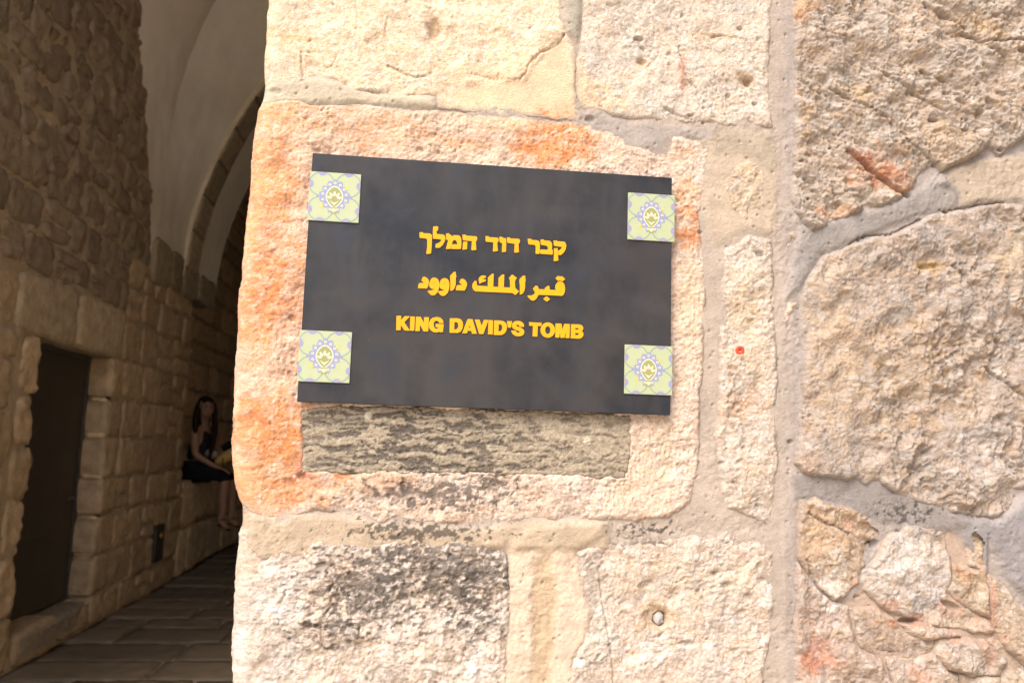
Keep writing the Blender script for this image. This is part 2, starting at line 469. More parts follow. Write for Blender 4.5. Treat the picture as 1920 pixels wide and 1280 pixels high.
# hollows: px, py, rx, ry (px), depth (mm), lean
PITS = [(818, 58, 17, 24, 9, 0), (822, 72, 24, 26, 4, 0), (1196, 76, 13, 5, 9, 0), (1202, 119, 12, 9, 6, 0), (1386, 56, 7, 6, 7, 0),
        (1398, 155, 19, 13, 6, 0), (1402, 154, 9, 10, 8, 0), (1414, 196, 9, 4, 6, 0), (1364, 182, 6, 6, 6, 0), (1293, 219, 8, 3, 9, 0),
        (1317, 232, 4, 3, 9, 0), (1142, 14, 10, 6, 3, 0), (1318, 206, 4, 3, 5, 0), (1171, 95, 10, 6, 2, 0), (1275, 106, 3, 3, 5, 0),
        (788, 285, 10, 7, 4, 0), (549, 598, 9, 8, 5, 0), (566, 892, 11, 10, 9, .5), (547, 905, 18, 9, 5, .4), (470, 790, 16, 20, 5, 0),
        (1228, 1157, 30, 26, 8, 0), (1238, 1160, 15, 15, 16, 0), (1208, 1095, 18, 8, 5, -.3), (1360, 1095, 14, 7, 7, -.2), (1338, 1073, 10, 5, 5, 0),
        (1421, 1058, 7, 8, 6, 0), (1425, 1087, 11, 8, 5, 0), (1400, 1118, 11, 9, 5, 0), (1285, 1204, 18, 7, 6, 0), (1172, 1130, 16, 9, 3, 0),
        (1422, 478, 9, 8, 7, 0), (1378, 758, 9, 6, 5, 0), (1393, 839, 7, 5, 4, 0), (1350, 868, 6, 5, 5, 0), (1105, 225, 11, 8, 7, 0),
        (1311, 437, 6, 5, 7, 0), (1640, 1020, 12, 9, 11, -.6), (1605, 1118, 8, 4, 7, 0), (1702, 1163, 22, 7, 15, 0), (1783, 1135, 26, 8, 13, .4),
        (1740, 232, 13, 5, 12, 0), (1826, 220, 9, 12, 9, .5), (1560, 177, 18, 6, 9, .4), (1596, 13, 8, 16, 8, 0), (1904, 104, 14, 8, 14, 0),
        (1607, 450, 6, 5, 10, 0), (1617, 445, 5, 4, 10, 0), (1770, 400, 9, 4, 10, 0), (1735, 502, 26, 7, 7, -.15), (1868, 285, 8, 5, 10, 0),
        (520, 176, 12, 8, 4, 0), (628, 0, 6, 20, 2, 0), (845, 1195, 22, 16, 8, .6), (900, 1200, 10, 8, 4, 0), (1480, 828, 6, 5, 8, 0),
        (1388, 657, 4.5, 4.5, 12, 0), (1590, 1000, 4, 4, 5, 0)]
# cracks: points (px), half width px, depth mm
CRACKS = [([(728, 127), (745, 132), (765, 142), (780, 147), (800, 145)], 3.0, 5), ([(566, 100), (567, 155)], 2.2, 4),
          ([(634, 108), (622, 128), (612, 130)], 2.2, 2.5), ([(1000, 118), (1008, 106), (1022, 98), (1032, 94), (1048, 84), (1058, 68)], 3, 5),
          ([(975, 150), (985, 140), (992, 124), (1000, 112)], 2.6, 4), ([(880, 140), (930, 152), (975, 152)], 2.2, 2.5),
          ([(725, 75), (722, 55), (728, 35)], 2.0, 2.5), ([(665, 0), (672, 30), (668, 75)], 2.0, 2),
          ([(1272, 92), (1278, 115), (1281, 135), (1290, 155), (1301, 168)], 3.5, 4), ([(1332, 72), (1352, 69), (1380, 73), (1400, 80)], 2.5, 3),
          ([(1245, 205), (1270, 218), (1296, 226)], 3, 4), ([(1121, 1060), (1126, 1100), (1134, 1150), (1141, 1200), (1150, 1280)], 3.5, 4),
          ([(1158, 1005), (1172, 1010), (1200, 1004)], 2, 3), ([(1514, 960), (1540, 978), (1562, 985), (1585, 998)], 3.2, 6),
          ([(1650, 140), (1700, 175), (1760, 215)], 5, 7), ([(1560, 180), (1610, 200), (1655, 228)], 6, 8),
          ([(1582, 288), (1610, 310), (1640, 330), (1668, 352), (1700, 368)], 8, 13), ([(1690, 268), (1720, 290), (1750, 312)], 5, 9),
          ([(1800, 70), (1840, 92), (1875, 112)], 6, 9), ([(1830, 85), (1880, 82), (1920, 84)], 5, 9), ([(1730, 20), (1770, 40), (1800, 60)], 6, 8),
          ([(1720, 140), (1760, 160)], 5, 7), ([(1780, 500), (1800, 520), (1822, 560)], 5, 7), ([(1840, 690), (1870, 715), (1912, 745)], 6, 8),
          ([(1755, 690), (1770, 720), (1758, 740)], 4, 6), ([(1795, 640), (1790, 655), (1760, 670), (1740, 680)], 4, -4),
          ([(1590, 460), (1604, 450), (1625, 443), (1668, 440), (1706, 422), (1726, 412)], 2.4, 8),
          ([(1757, 396), (1775, 398), (1800, 392), (1840, 384), (1880, 380)], 2.4, 8), ([(1492, 340), (1496, 400), (1506, 440)], 1.6, 3),
          ([(1742, 350), (1752, 340), (1760, 325)], 1.6, 4), ([(1508, 1045), (1516, 1075), (1532, 1100), (1560, 1125)], 3, 6),
          ([(1540, 40), (1548, 70), (1580, 80)], 4, 6)]

# stains: px, py, rx, ry, colour, strength, noise threshold
ORG = (0.56, 0.215, 0.080); ORL = (0.60, 0.30, 0.145); RED = (0.40, 0.150, 0.085); SOOT = (0.055, 0.046, 0.038); WHT = (0.66, 0.62, 0.58)
GRY = (0.335, 0.315, 0.27); PCH = (0.60, 0.435, 0.285); OCH = (0.42, 0.27, 0.115); WARM = (0.52, 0.40, 0.25)
STAINS = [
    (495, 520, 110, 380, (.60, .355, .24), .9, -.45), (800, 255, 330, 60, (.58, .40, .29), .9, -.45), (500, 880, 110, 90, (.58, .31, .185), .9, -.25),
    (500, 330, 60, 110, ORG, 1.0, .0), (490, 560, 50, 110, ORG, 1.0, .02), (530, 800, 50, 80, ORG, 1.0, -.02),
    (1000, 190, 130, 48, PCH, .95, -.6), (560, 75, 26, 5, ORL, .9, -.2), (870, 140, 60, 18, PCH, .5, -.2), (1050, 150, 40, 60, PCH, .8, -.5),
    (520, 215, 70, 30, ORL, .9, -.1), (505, 350, 55, 90, ORL, .9, 0), (520, 480, 60, 90, ORG, .8, .12), (470, 420, 24, 60, ORL, .9, 0),
    (530, 560, 45, 50, ORG, .75, .05), (478, 640, 36, 60, ORL, .6, .1), (700, 240, 120, 40, ORL, .55, .05), (690, 280, 40, 30, ORG, .6, .1),
    (1045, 262, 70, 50, ORG, .95, -.25), (1015, 290, 60, 25, ORG, .95, -.2), (860, 270, 70, 20, ORL, .6, .1), (960, 240, 60, 20, ORL, .4, .1),
    (1290, 360, 25, 30, ORL, .9, -.05), (1292, 430, 32, 46, ORG, .95, -.1), (1300, 455, 18, 22, RED, .5, .1), (1290, 390, 10, 5, RED, .6, 0),
    (470, 790, 30, 40, ORG, .9, -.25), (520, 830, 45, 50, ORG, .85, .0), (480, 900, 50, 45, ORL, .9, -.1), (565, 895, 22, 30, RED, .75, -.15),
    (540, 925, 40, 28, ORG, .7, -.1), (600, 925, 50, 22, ORL, .7, 0), (640, 890, 14, 10, ORG, .8, -.2), (700, 900, 80, 30, ORL, .45, .1),
    (1230, 820, 40, 60, PCH, .6, -.1), (1290, 580, 26, 120, PCH, .6, -.2), (1215, 920, 60, 50, PCH, .4, -.1), (1255, 285, 60, 20, ORL, .35, .1),
    (1278, 135, 9, 45, RED, .75, .0), (1392, 152, 20, 16, OCH, .55, -.2), (1205, 122, 12, 10, ORL, .5, -.3), (1350, 70, 60, 6, OCH, .4, 0),
    (1395, 590, 40, 130, WARM, .5, .05), (1400, 760, 50, 40, ORL, .3, .1), (1300, 1090, 150, 60, WARM, .3, .1), (1440, 1115, 30, 20, WHT, .8, -.1),
    (1228, 1157, 30, 26, OCH, .5, -.4), (1380, 300, 60, 30, WARM, .4, 0),
    (470, 1120, 50, 130, (.50, .43, .37), .5, .0), (470, 1050, 30, 40, ORL, .25, .1), (450, 1230, 20, 50, WHT, .5, .1), (520, 1110, 50, 60, WHT, .35, .1),
    (885, 1235, 16, 60, WHT, .7, 0), (1065, 1110, 10, 60, WHT, .5, .1), (1078, 1232, 16, 16, WHT, .9, -.2), (1120, 1150, 26, 110, (.42, .38, .32), .6, -.1),
    (1510, 520, 20, 30, WARM, .3, 0), (1640, 320, 80, 60, ORG, .5, .16), (1655, 335, 50, 30, RED, .65, -.05), (1610, 300, 26, 16, RED, .8, 0),
    (1700, 365, 30, 12, ORG, .8, -.1), (1600, 180, 60, 30, OCH, .5, .1), (1500, 20, 40, 30, ORL, .6, .05), (1760, 260, 60, 50, OCH, .4, .1),
    (1840, 60, 60, 40, OCH, .45, .1), (1500, 230, 26, 60, OCH, .4, .05), (1560, 400, 50, 14, ORL, .5, 0), (1790, 320, 40, 14, OCH, .6, 0),
    (1560, 640, 60, 200, (.46, .34, .23), .6, .0), (1500, 870, 26, 26, ORL, .2, .2), (1735, 500, 40, 14, OCH, .7, -.1), (1900, 480, 60, 60, WARM, .4, 0),
    (1700, 700, 200, 160, OCH, .32, .22), (1840, 850, 100, 80, (.46, .42, .40), .5, .05), (1670, 400, 40, 12, ORL, .4, .1), (1722, 452, 14, 16, (.25, .23, .22), .9, -.3),
    (1540, 1010, 40, 50, (.47, .32, .20), .5, .0), (1530, 1225, 46, 44, RED, .6, .05), (1520, 1240, 24, 20, RED, .6, -.1), (1550, 1085, 40, 50, WHT, .5, .05),
    (1570, 1130, 22, 16, WHT, .7, -.1), (1590, 980, 30, 12, RED, .5, .1), (1600, 1110, 12, 30, RED, .6, .0), (1700, 1160, 40, 14, RED, .8, -.15),
    (1660, 1140, 30, 20, RED, .55, .0), (1785, 1135, 30, 20, RED, .7, -.1), (1780, 1190, 60, 16, RED, .55, .0), (1855, 1130, 8, 60, RED, .75, -.1),
    (1850, 1190, 40, 50, RED, .4, .1), (1720, 1260, 30, 20, RED, .45, .05), (1842, 1050, 14, 30, ORL, .7, -.1), (1800, 1060, 20, 50, ORL, .4, 0),
    (1690, 1060, 60, 60, WHT, .35, .05), (1750, 1100, 50, 40, (.50, .46, .45), .6, -.1),
]
SOOTS = [  # px, py, rx, ry, strength: black crust in patches
    (770, 1040, 170, 40, .8), (860, 1070, 120, 70, 1.0), (690, 1100, 130, 80, .85), (640, 1160, 110, 60, .7), (880, 1130, 70, 90, .75), (760, 1190, 110, 40, .45),
    (720, 1250, 160, 40, .25), (830, 925, 170, 35, .85), (930, 900, 60, 30, .8), (640, 945, 90, 22, .4), (700, 900, 80, 22, .45), (520, 925, 60, 26, .25),
    (1170, 1012, 90, 12, .85), (1000, 930, 80, 30, .4), (600, 1060, 60, 30, .35), (490, 640, 30, 120, .22), (1500, 60, 60, 60, .12), (1760, 1000, 30, 14, .6),
    (880, 1020, 120, 14, .6)]


def build_sign_wall():
    wall = empty('stone_wall', (0.4, 0.0, 0.0), label='sunlit limestone wall of large weathered blocks carrying the dark sign', cat='wall')
    step = 0.0019
    # unrolled coordinate s: round the arris onto the passage side (s < 0), then along the face
    s = np.concatenate([np.arange(-.62, -.03, .012), np.arange(-.03, 1.44, step), np.arange(1.44, 1.56, .006)])
    zz = np.concatenate([np.arange(.80, .885, .006), np.arange(.885, 2.215, step), np.arange(2.215, 2.27, .006)])
    edge = [(-60, 500), (0, 497), (60, 490), (150, 489), (180, 486), (200, 478), (240, 471), (330, 466), (400, 457), (480, 448), (600, 440),
            (700, 433), (800, 429), (870, 429), (920, 433), (950, 444), (970, 452), (985, 447), (1010, 441), (1080, 433), (1180, 429), (1280, 431), (1340, 432)]
    E = np.array([hit(x, y, 1, 0.0)[[0, 2]] for y, x in edge])
    o = np.argsort(E[:, 1])
    xl_z = np.interp(zz, E[o, 1], E[o, 0])
    k = np.ones(9) / 9
    xl_z = np.convolve(np.pad(xl_z, 4, 'edge'), k, 'valid') + .010
    S, Z = np.meshgrid(s, zz, indexing='ij')
    XL = np.broadcast_to(xl_z[None, :], S.shape)
    x0 = -.262
    r = .020
    La = r * math.pi / 2
    XLb = x0 + (XL - x0) * (1 - sstep(0, .28, S))
    phi = np.clip(S / La, 0, 1) * math.pi / 2
    X3 = np.where(S >= La, XLb + r + S - La, XLb + r - r * np.cos(phi))
    Y3 = np.where(S >= La, 0, np.where(S >= 0, r - r * np.sin(phi), r - S))
    NX = np.where(S >= La, 0, -np.cos(phi)); NY = np.where(S >= La, -1.0, -np.sin(phi))
    X = XLb + r + (S - La)      # unrolled
    # warp for ragged outlines
    wx = X + .0060 * fbm(X * 26, Z * 26, 4, 5, .6) + .0014 * fbm(X * 190, Z * 190, 2, 6)
    wz = Z + .0060 * fbm(X * 26 + 31, Z * 26, 4, 7, .6) + .0014 * fbm(X * 190 + 31, Z * 190, 2, 8)

    def px(p, q): return on_wall([(p, q)])[0]
    pxm = .00087     # metres per photo pixel at the wall

    def blob(b, thr_seed, thr):
        cx, cz = px(b[0], b[1])
        rx, rz = b[2] * pxm, b[3] * pxm
        d = ((X - cx) / rx) ** 2 + ((Z - cz) / rz) ** 2
        m = d < 3.2
        v = np.zeros(X.shape)
        xm, zm = X[m], Z[m]
        n = fbm(xm * 34, zm * 40, 5, thr_seed, .62)
        ve = rmf(xm * 30, zm * 36, 4, thr_seed + 5)
        v[m] = sstep(thr - .10, thr + .62, n * 1.15 + .50 * (1 - d[m]) + .35 * (ve - .35)) * (.55 + .75 * sstep(-.25, .25, fbm(xm * 150, zm * 170, 3, thr_seed + 9, .65)))
        return v

    # global colour layers
    colm = np.zeros(X.shape + (3,))
    n_big = fbm(X * 5, Z * 5, 3, 50); n_mid = fbm(X * 26, Z * 30, 4, 51, .6); n_fin = fbm(X * 130, Z * 150, 3, 52, .65)
    stain_layers = []
    for i, b in enumerate(STAINS):
        stain_layers.append((blob(b, 200 + i % 23, b[6]) * b[5] * .9, np.array(b[4])))
    soot = np.zeros(X.shape)
    for i, b in enumerate(SOOTS):
        cx, cz = px(b[0], b[1])
        d = ((X - cx) / (b[2] * pxm)) ** 2 + ((Z - cz) / (b[3] * pxm)) ** 2
        soot = np.maximum(soot, b[4] * np.exp(-d * .8))
    wq, _, iq = worley(X * 120 + 1.2 * n_mid, Z * 165 + 1.2 * n_mid, 78)
    sn = .75 * fbm(X * 62 + 2 * n_mid, Z * 84, 4, 77, .62) + .34 * (.5 - wq) + .28 * n_fin
    sootm = sstep(.0, .30, sn + .75 * soot - .36) * np.clip(soot * 3, 0, 1)
    # hollows and cracks
    carve = np.zeros(X.shape)
    for (a, b, rx, ry, dep, lean) in PITS:
        cx, cz = px(a, b)
        dx = (X - cx) / pxm; dz = -(Z - cz) / pxm
        ca, sa = math.cos(lean), math.sin(lean)
        u = (dx * ca + dz * sa) / rx; v = (-dx * sa + dz * ca) / ry
        m = (u * u + v * v) < 3
        q = np.sqrt(u[m] ** 2 + v[m] ** 2) + .22 * n_mid[m]
        carve[m] -= dep * .001 * (1 - sstep(.45, 1.1, q))
    for pts, hw, dep in CRACKS:
        W = on_wall(pts)
        x0_, x1_ = W[:, 0].min() - .02, W[:, 0].max() + .02; z0_, z1_ = W[:, 1].min() - .02, W[:, 1].max() + .02
        m = (X > x0_) & (X < x1_) & (Z > z0_) & (Z < z1_)
        xm = X[m] + .004 * n_mid[m]; zm = Z[m] + .004 * n_fin[m]
        d = np.full(xm.shape, 9.0)
        for (ax, az), (bx, bz) in zip(W[:-1], W[1:]):
            ex, ez = bx - ax, bz - az
            t = np.clip(((xm - ax) * ex + (zm - az) * ez) / (ex * ex + ez * ez), 0, 1)
            d = np.minimum(d, np.hypot(xm - ax - ex * t, zm - az - ez * t))
        carve[m] -= dep * .001 * (1 - sstep(.2, 1.0, d / (hw * pxm)))
    # ---- mortar sheet
    J = on_wall([(1466, -100), (1468, 100), (1470, 300), (1472, 600), (1476, 800), (1474, 1000), (1466, 1280), (1466, 1400)])
    jx = np.interp(Z, J[::-1, 1], J[::-1, 0])
    mp = sstep(-.2, .3, fbm(X * 7, Z * 7, 3, 65))
    hm = .0030 * fbm(X * 12, Z * 12, 3, 60) + (.0008 + .0024 * mp) * fbm(X * 60, Z * 60, 5, 61, .65) + .0010 * fbm(X * 240, Z * 240, 3, 62, .7) - .0016 * mp * (1 - rmf(X * 20, Z * 26, 4, 66))
    wm, _, im = worley(X * 70, Z * 70, 67)
    hm -= np.where(im > .88, .003, 0) * (1 - sstep(.04, .25, wm))
    band = np.exp(-((X - jx) / .013) ** 2)
    hm += .0008 * band + .003
    hm += .0016 * fbm(X * 60, Z * 5, 3, 64) * band
    cm = np.empty(X.shape + (3,))
    cm[:] = (0.34, 0.28, 0.232)
    right = sstep(.60, .66, X)[..., None]
    cm = cm * (1 - right) + right * np.array((0.305, 0.262, 0.238)) 
    cm *= (1 + .15 * n_big + .20 * n_mid + .16 * n_fin)[..., None]

    def region(poly, col, lift=0.0, soft=.008):
        nonlocal hm, cm
        W = on_wall(poly)
        b0, b1 = W.min(0) - .03, W.max(0) + .03
        m = (X > b0[0]) & (X < b1[0]) & (Z > b0[1]) & (Z < b1[1])
        dd = poly_sdf(wx[m], wz[m], W)
        f = 1 - sstep(-soft, soft, dd)
        hm[m] += lift * f
        tex = (1 + .22 * n_mid[m] + .18 * n_fin[m])[:, None]
        cm[m] = cm[m] * (1 - f[:, None]) + f[:, None] * np.array(col) * tex
    # peach pointing between the two lower blocks, with its central rib
    region([(955, 1040), (968, 1008), (1000, 985), (1060, 978), (1128, 980), (1128, 1000), (1098, 1016), (1075, 1031), (1092, 1090), (1106, 1145),
            (1094, 1204), (1074, 1234), (1064, 1420), (942, 1420), (948, 1180), (952, 1090)], (0.50, 0.385, 0.295), .004)
    region([(1000, 1050), (1030, 1040), (1045, 1120), (1030, 1280), (1028, 1400), (985, 1400), (998, 1180)], (0.40, 0.30, 0.20), -.004)
    region([(1325, 255), (1440, 250), (1455, 330), (1450, 440), (1400, 430), (1335, 460), (1315, 380)], (0.385, 0.31, 0.235), .002, .010)
    region([(1330, 240), (1400, 245), (1448, 258), (1460, 300), (1440, 330), (1400, 290), (1340, 290)], (0.31, 0.255, 0.195), .001)
    region([(1086, 212), (1126, 212), (1180, 234), (1340, 244), (1330, 262), (1254, 258), (1240, 285), (1180, 275), (1110, 240)], (0.29, 0.25, 0.222), .002)
    region([(1052, -40), (1088, -40), (1088, 20), (1083, 70), (1078, 78), (1062, 60)], (0.30, 0.27, 0.215), .006)
    region([(497, 160), (600, 150), (700, 178), (815, 184), (815, 206), (640, 197), (480, 198)], (0.40, 0.345, 0.26), .006)
    region([(440, 950), (530, 975), (590, 962), (650, 968), (720, 985), (900, 990), (1000, 976), (1140, 978), (1140, 1030), (900, 1030), (440, 1050)],
           (0.37, 0.29, 0.21), .005)
    region([(1780, 965), (1860, 978), (1905, 945), (1920, 922), (2080, 900), (2080, 1180), (1930, 1130), (1880, 1075), (1850, 1010), (1845, 1080), (1800, 1000)],
           (0.225, 0.205, 0.205), .008)
    region([(1755, 345), (1775, 325), (1830, 300), (1860, 300), (1920, 290), (2080, 260), (2080, 400), (1900, 378), (1830, 380), (1800, 385), (1790, 360)],
           (0.35, 0.285, 0.22), .006)
    region([(1500, 430), (1650, 390), (1700, 370), (1760, 330), (1790, 360), (1790, 390), (1720, 405), (1600, 450), (1530, 480), (1500, 540), (1470, 560)],
           (0.235, 0.21, 0.195), .005)
    region([(1480, 890), (1640, 900), (1740, 945), (1820, 965), (1790, 1000), (1680, 985), (1560, 950), (1490, 935)], (0.215, 0.19, 0.178), .002)
    region([(1495, 940), (1500, 1020), (1515, 1070), (1560, 1130), (1600, 1120), (1660, 1000), (1780, 995), (1860, 1080), (1930, 1150), (2080, 1200),
            (2080, 1500), (1490, 1500)], (0.36, 0.27, 0.21), -.003)
    mort_soot = sstep(.05, .22, fbm(X * 90, Z * 110, 4, 79, .6) + .8 * np.zeros(X.shape) +
                      0.75 * np.maximum.reduce([
                          np.exp(-(((X - px(790, 1000)[0]) / (170 * pxm)) ** 2 + ((Z - px(790, 995)[1]) / (24 * pxm)) ** 2)),
                          .8 * np.exp(-(((X - px(1210, 1000)[0]) / (90 * pxm)) ** 2 + ((Z - px(1210, 990)[1]) / (16 * pxm)) ** 2)),
                          .75 * np.exp(-(((X - px(1700, 945)[0]) / (90 * pxm)) ** 2 + ((Z - px(1700, 960)[1]) / (30 * pxm)) ** 2))]) - .45)
    cm = cm * (1 - .85 * mort_soot[..., None]) + .85 * mort_soot[..., None] * np.array(SOOT)
    hm += np.where(carve < 0, carve, 0) * .8
    stonecover = np.full(X.shape, 1.0)

    ni, nj = X.shape
    idx = np.arange(ni * nj).reshape(ni, nj)

    def emit(name, mask, h, c, mat, **kw):
        """cells whose four corners are in mask, as a mesh displaced along the wall normal"""
        cell = mask[:-1, :-1] & mask[1:, :-1] & mask[:-1, 1:] & mask[1:, 1:]
        if not cell.any(): return None
        ii, jj = np.nonzero(cell)
        q = np.stack([idx[ii, jj], idx[ii + 1, jj], idx[ii + 1, jj + 1], idx[ii, jj + 1]], 1)
        used, inv = np.unique(q.ravel(), return_inverse=True)
        hh = h.ravel()[used]
        V = np.stack([X3.ravel()[used] + NX.ravel()[used] * hh, Y3.ravel()[used] + NY.ravel()[used] * hh, Z.ravel()[used]], 1)
        return mesh_obj(name, V, inv.reshape(-1, 4), mat, wall, color=np.clip(c.reshape(-1, 3)[used], .004, .9))

    for n_, (key, pts) in enumerate(ST.items()):
        base, H0, kind = LOOK[key]
        W = on_wall(pts)
        b0, b1 = W.min(0) - .02, W.max(0) + .02
        i0, i1 = np.searchsorted(X[:, 300], [b0[0] - .03, b1[0] + .03]); j0, j1 = np.searchsorted(zz, [b0[1], b1[1]])
        if b0[0] < -.4: i0 = 0
        sl = (slice(i0, i1), slice(j0, j1))
        x, z = X[sl], Z[sl]
        sd_ = poly_sdf(wx[sl], wz[sl], W) - (.0035 if key[0] in 'JKL' else 0)
        inner = -sd_
        rw = .004
        h = H0 * (.55 + .9 * sstep(-.3, .3, fbm(x * 12, z * 12, 3, 440 + n_))) * (1 - np.exp(-np.clip(inner, 0, 1) / rw * 1.6))
        rel = relief(kind, x, z, 100 + 37 * n_)
        h = h + rel * (.35 + .65 * sstep(0, .009, inner)) + carve[sl]
        if key == 'C':     # worn, rounded lower left corner and cushion towards the arris
            cx, cz = px(452, 930)
            h += .006 * sstep(.10, -.02, x + .26) * sstep(.0, .12, z - cz)
        if key == 'A':     # smooth render patch lying lower than the stone on the right end
            PP = on_wall([(985, 158), (1000, 122), (1030, 100), (1052, 80), (1078, 76), (1090, 215), (1078, 236), (815, 210), (840, 170), (900, 160)])
            f = 1 - sstep(-.006, .008, poly_sdf(wx[sl], wz[sl], PP))
            smooth_h = .0045 + .0012 * fbm(x * 20, z * 20, 2, 91) + .0005 * fbm(x * 200, z * 200, 2, 92)
            h = h * (1 - f) + smooth_h * f
        if key == 'H':
            h += .004 * sstep(.75, 1.0, x)
        if key in 'ACE':
            h = H0 + (h - H0) * (.45 + .55 * sstep(.0, .07, x - XLb[sl]))
        h = np.where(inner < 0, h + inner * 2.6, h)
        if key == 'C':     # dressed back a little where the sign hangs
            h = np.where((x > -.215) & (x < .445) & (z > 1.34) & (z < 1.78), np.minimum(h, .0115), h)
        e = (1 - sstep(.000, .009, inner - .008 * fbm(x * 30, z * 30, 4, 430 + n_, .65)))[..., None] * .8
        h = np.where(inner > 0, h - .35 * e[..., 0] * np.clip(h - .002, 0, 1), h)
        smear = e
        hfull = np.full(X.shape, -1.0); hfull[sl] = h
        tone = 1 + .13 * n_big[sl] + .26 * n_mid[sl] + .42 * n_fin[sl]
        c = np.array(base)[None, None, :] * tone[..., None]
        hue = fbm(x * 13, z * 15, 4, 300 + n_, .6)[..., None]
        c = c * (1 + hue * np.array([.10, -.03, -.16]))
        if kind in ('strata', 'scallop', 'chip', 'rough'):      # ochre earth caught in some hollows
            e = sstep(.05, .45, fbm(x * 46, z * 60, 4, 320 + n_, .6))[..., None] * .55
            c = c * (1 - e) + e * np.array((.40, .26, .14))
            e = sstep(.12, .45, fbm(x * 30 + 7, z * 36, 4, 350 + n_, .6))[..., None] * .5
            c = c * (1 - e) + e * np.array((.52, .47, .42))
        e = sstep(.05, .5, fbm(x * 95, z * 105, 4, 380 + n_, .7))[..., None] * .8      # chalky flecks
        c = c * (1 - e) + e * np.array((.68, .60, .57)) * (1 if key in 'ABCDEF' else (.62 if key in 'HI' else .74))
        e = sstep(.12, .5, fbm(x * 80 + 9, z * 90, 4, 410 + n_, .7))[..., None] * .6     # earthy flecks
        c = c * (1 - e) + e * np.array((.34, .215, .125))
        for k_, (lay, col) in enumerate(stain_layers):
            if k_ < 6 and key != 'C': continue
            l = lay[sl]
            if l.max() > .02:
                l = (l * (1 + .4 * n_fin[sl])).clip(0, 1)[..., None]
                c = c * (1 - l) + l * col * (1 + .25 * n_mid[sl] + .12 * n_fin[sl])[..., None]
        c = c * (1 - smear) + smear * cm[sl]
        if key == 'C':
            e = sstep(.02, .5, fbm(x * 70, z * 80, 4, 395, .7))[..., None] * .6
            c = c * (1 - e) + e * np.array((.66, .53, .44))
        sm = sootm[sl][..., None] * (.80 + .25 * n_mid[sl][..., None]).clip(.5, .95)
        c = c * (1 - sm) + sm * np.array(SOOT)
        if key == 'C':
            PT = on_wall([(563, 768), (600, 760), (800, 760), (1186, 775), (1183, 800), (1181, 845), (1176, 896), (1100, 896), (1040, 892), (820, 888), (650, 890), (562, 888), (566, 820)])
            dp = poly_sdf(wx[sl], wz[sl], PT)
            PATCH['d'] = dp; PATCH['sl'] = sl
            h2 = np.where(dp < 0, h - .006 * sstep(0, -.006, dp) - .02 * sstep(-.004, -.012, dp), h)
            hfull[sl] = h2
        cfull = np.zeros(X.shape + (3,)); cfull[sl] = c
        mask = np.zeros(X.shape, dtype=bool); mask[sl] = (inner > -.006)
        ob = emit('stone', mask, hfull, cfull, M_FACE)
        if ob is not None and key in LABEL: ob['label'] = LABEL[key]
        stonecover[sl] = np.minimum(stonecover[sl], sd_)
        if key == 'C':
            # grey cement patch set into the pink stone, its face crusted black
            u = x - .1; w1, w2, ic = worley(x * 55 + 1.5 * n_mid[sl], z * 190 + 2.2 * n_mid[sl], 401)
            ctr = np.exp(-((x - px(820, 0)[0]) / .30) ** 2)
            crust = sstep(.02, .30, 1.0 * fbm(x * 22 + 1.2 * n_mid[sl], z * 105 + x * 12 + 1.6 * n_mid[sl], 5, 402, .62) + .3 * n_fin[sl] - .06 + .20 * ctr - .12 * sstep(1.36, 1.40, z))
            hp = .0062 + .0018 * fbm(x * 20, z * 30, 3, 403) + .0026 * crust * fbm(x * 60, z * 160, 3, 404) - .0022 * crust + .0024 * fbm(x * 150, z * 170, 4, 405, .7)
            hp += .0016 * (w1 - .5) * ctr
            cp = np.array((.33, .272, .20)) * (1 + .3 * n_mid[sl] + .65 * n_fin[sl])[..., None]
            ck = (crust * (.30 + .70 * ctr) * .92)[..., None]
            cp = cp * (1 - ck) + ck * np.array((.085, .070, .060))
            wsp = worley(x * 26, z * 26, 406)
            sp = (np.where(wsp[2] > .86, 1, 0) * (1 - sstep(.12, .2, wsp[0])))[..., None] * .9
            cp = cp * (1 - sp) + sp * np.array((.55, .48, .38))
            hp += .0012 * sp[..., 0]
            hp = np.where(dp > -.003, hp - (dp + .003) * 2.0, hp)
            mask = np.zeros(X.shape, dtype=bool); mask[sl] = dp < .003
            hf = np.zeros(X.shape); hf[sl] = hp
            cf = np.zeros(X.shape + (3,)); cf[sl] = cp
            ob = emit('mortar_patch', mask, hf, cf, M_FACE)
            ob['label'] = 'rough grey cement patch with black crust below the sign'
    mask = stonecover > -.012
    emit('mortar', mask, hm, cm, M_MORTAR)
    return wall


PATCH = {}
WALL = build_sign_wall()


def box(bm, x0, x1, y0, y1, z0, z1):
    v = [bm.verts.new(p) for p in [(x0, y0, z0), (x1, y0, z0), (x1, y1, z0), (x0, y1, z0), (x0, y0, z1), (x1, y0, z1), (x1, y1, z1), (x0, y1, z1)]]
    for f in [(0, 3, 2, 1), (4, 5, 6, 7), (0, 1, 5, 4), (1, 2, 6, 5), (2, 3, 7, 6), (3, 0, 4, 7)]:
        bm.faces.new([v[i] for i in f])


def bm_obj(name, bm, mat, parent=None, smooth=False, bevel=0):
    if bevel:
        bmesh.ops.bevel(bm, geom=bm.edges[:], offset=bevel, segments=2, affect='EDGES')
    if parent is not None:
        bmesh.ops.translate(bm, verts=bm.verts, vec=-world_loc(parent))
    me = bpy.data.meshes.new(name)
    bm.to_mesh(me); bm.free()
    for m in (mat if isinstance(mat, (list, tuple)) else [mat]): me.materials.append(m)
    if smooth: me.polygons.foreach_set('use_smooth', np.ones(len(me.polygons), dtype=bool))
    o = bpy.data.objects.new(name, me)
    COL.objects.link(o)
    if parent is not None: o.parent = parent
    return o


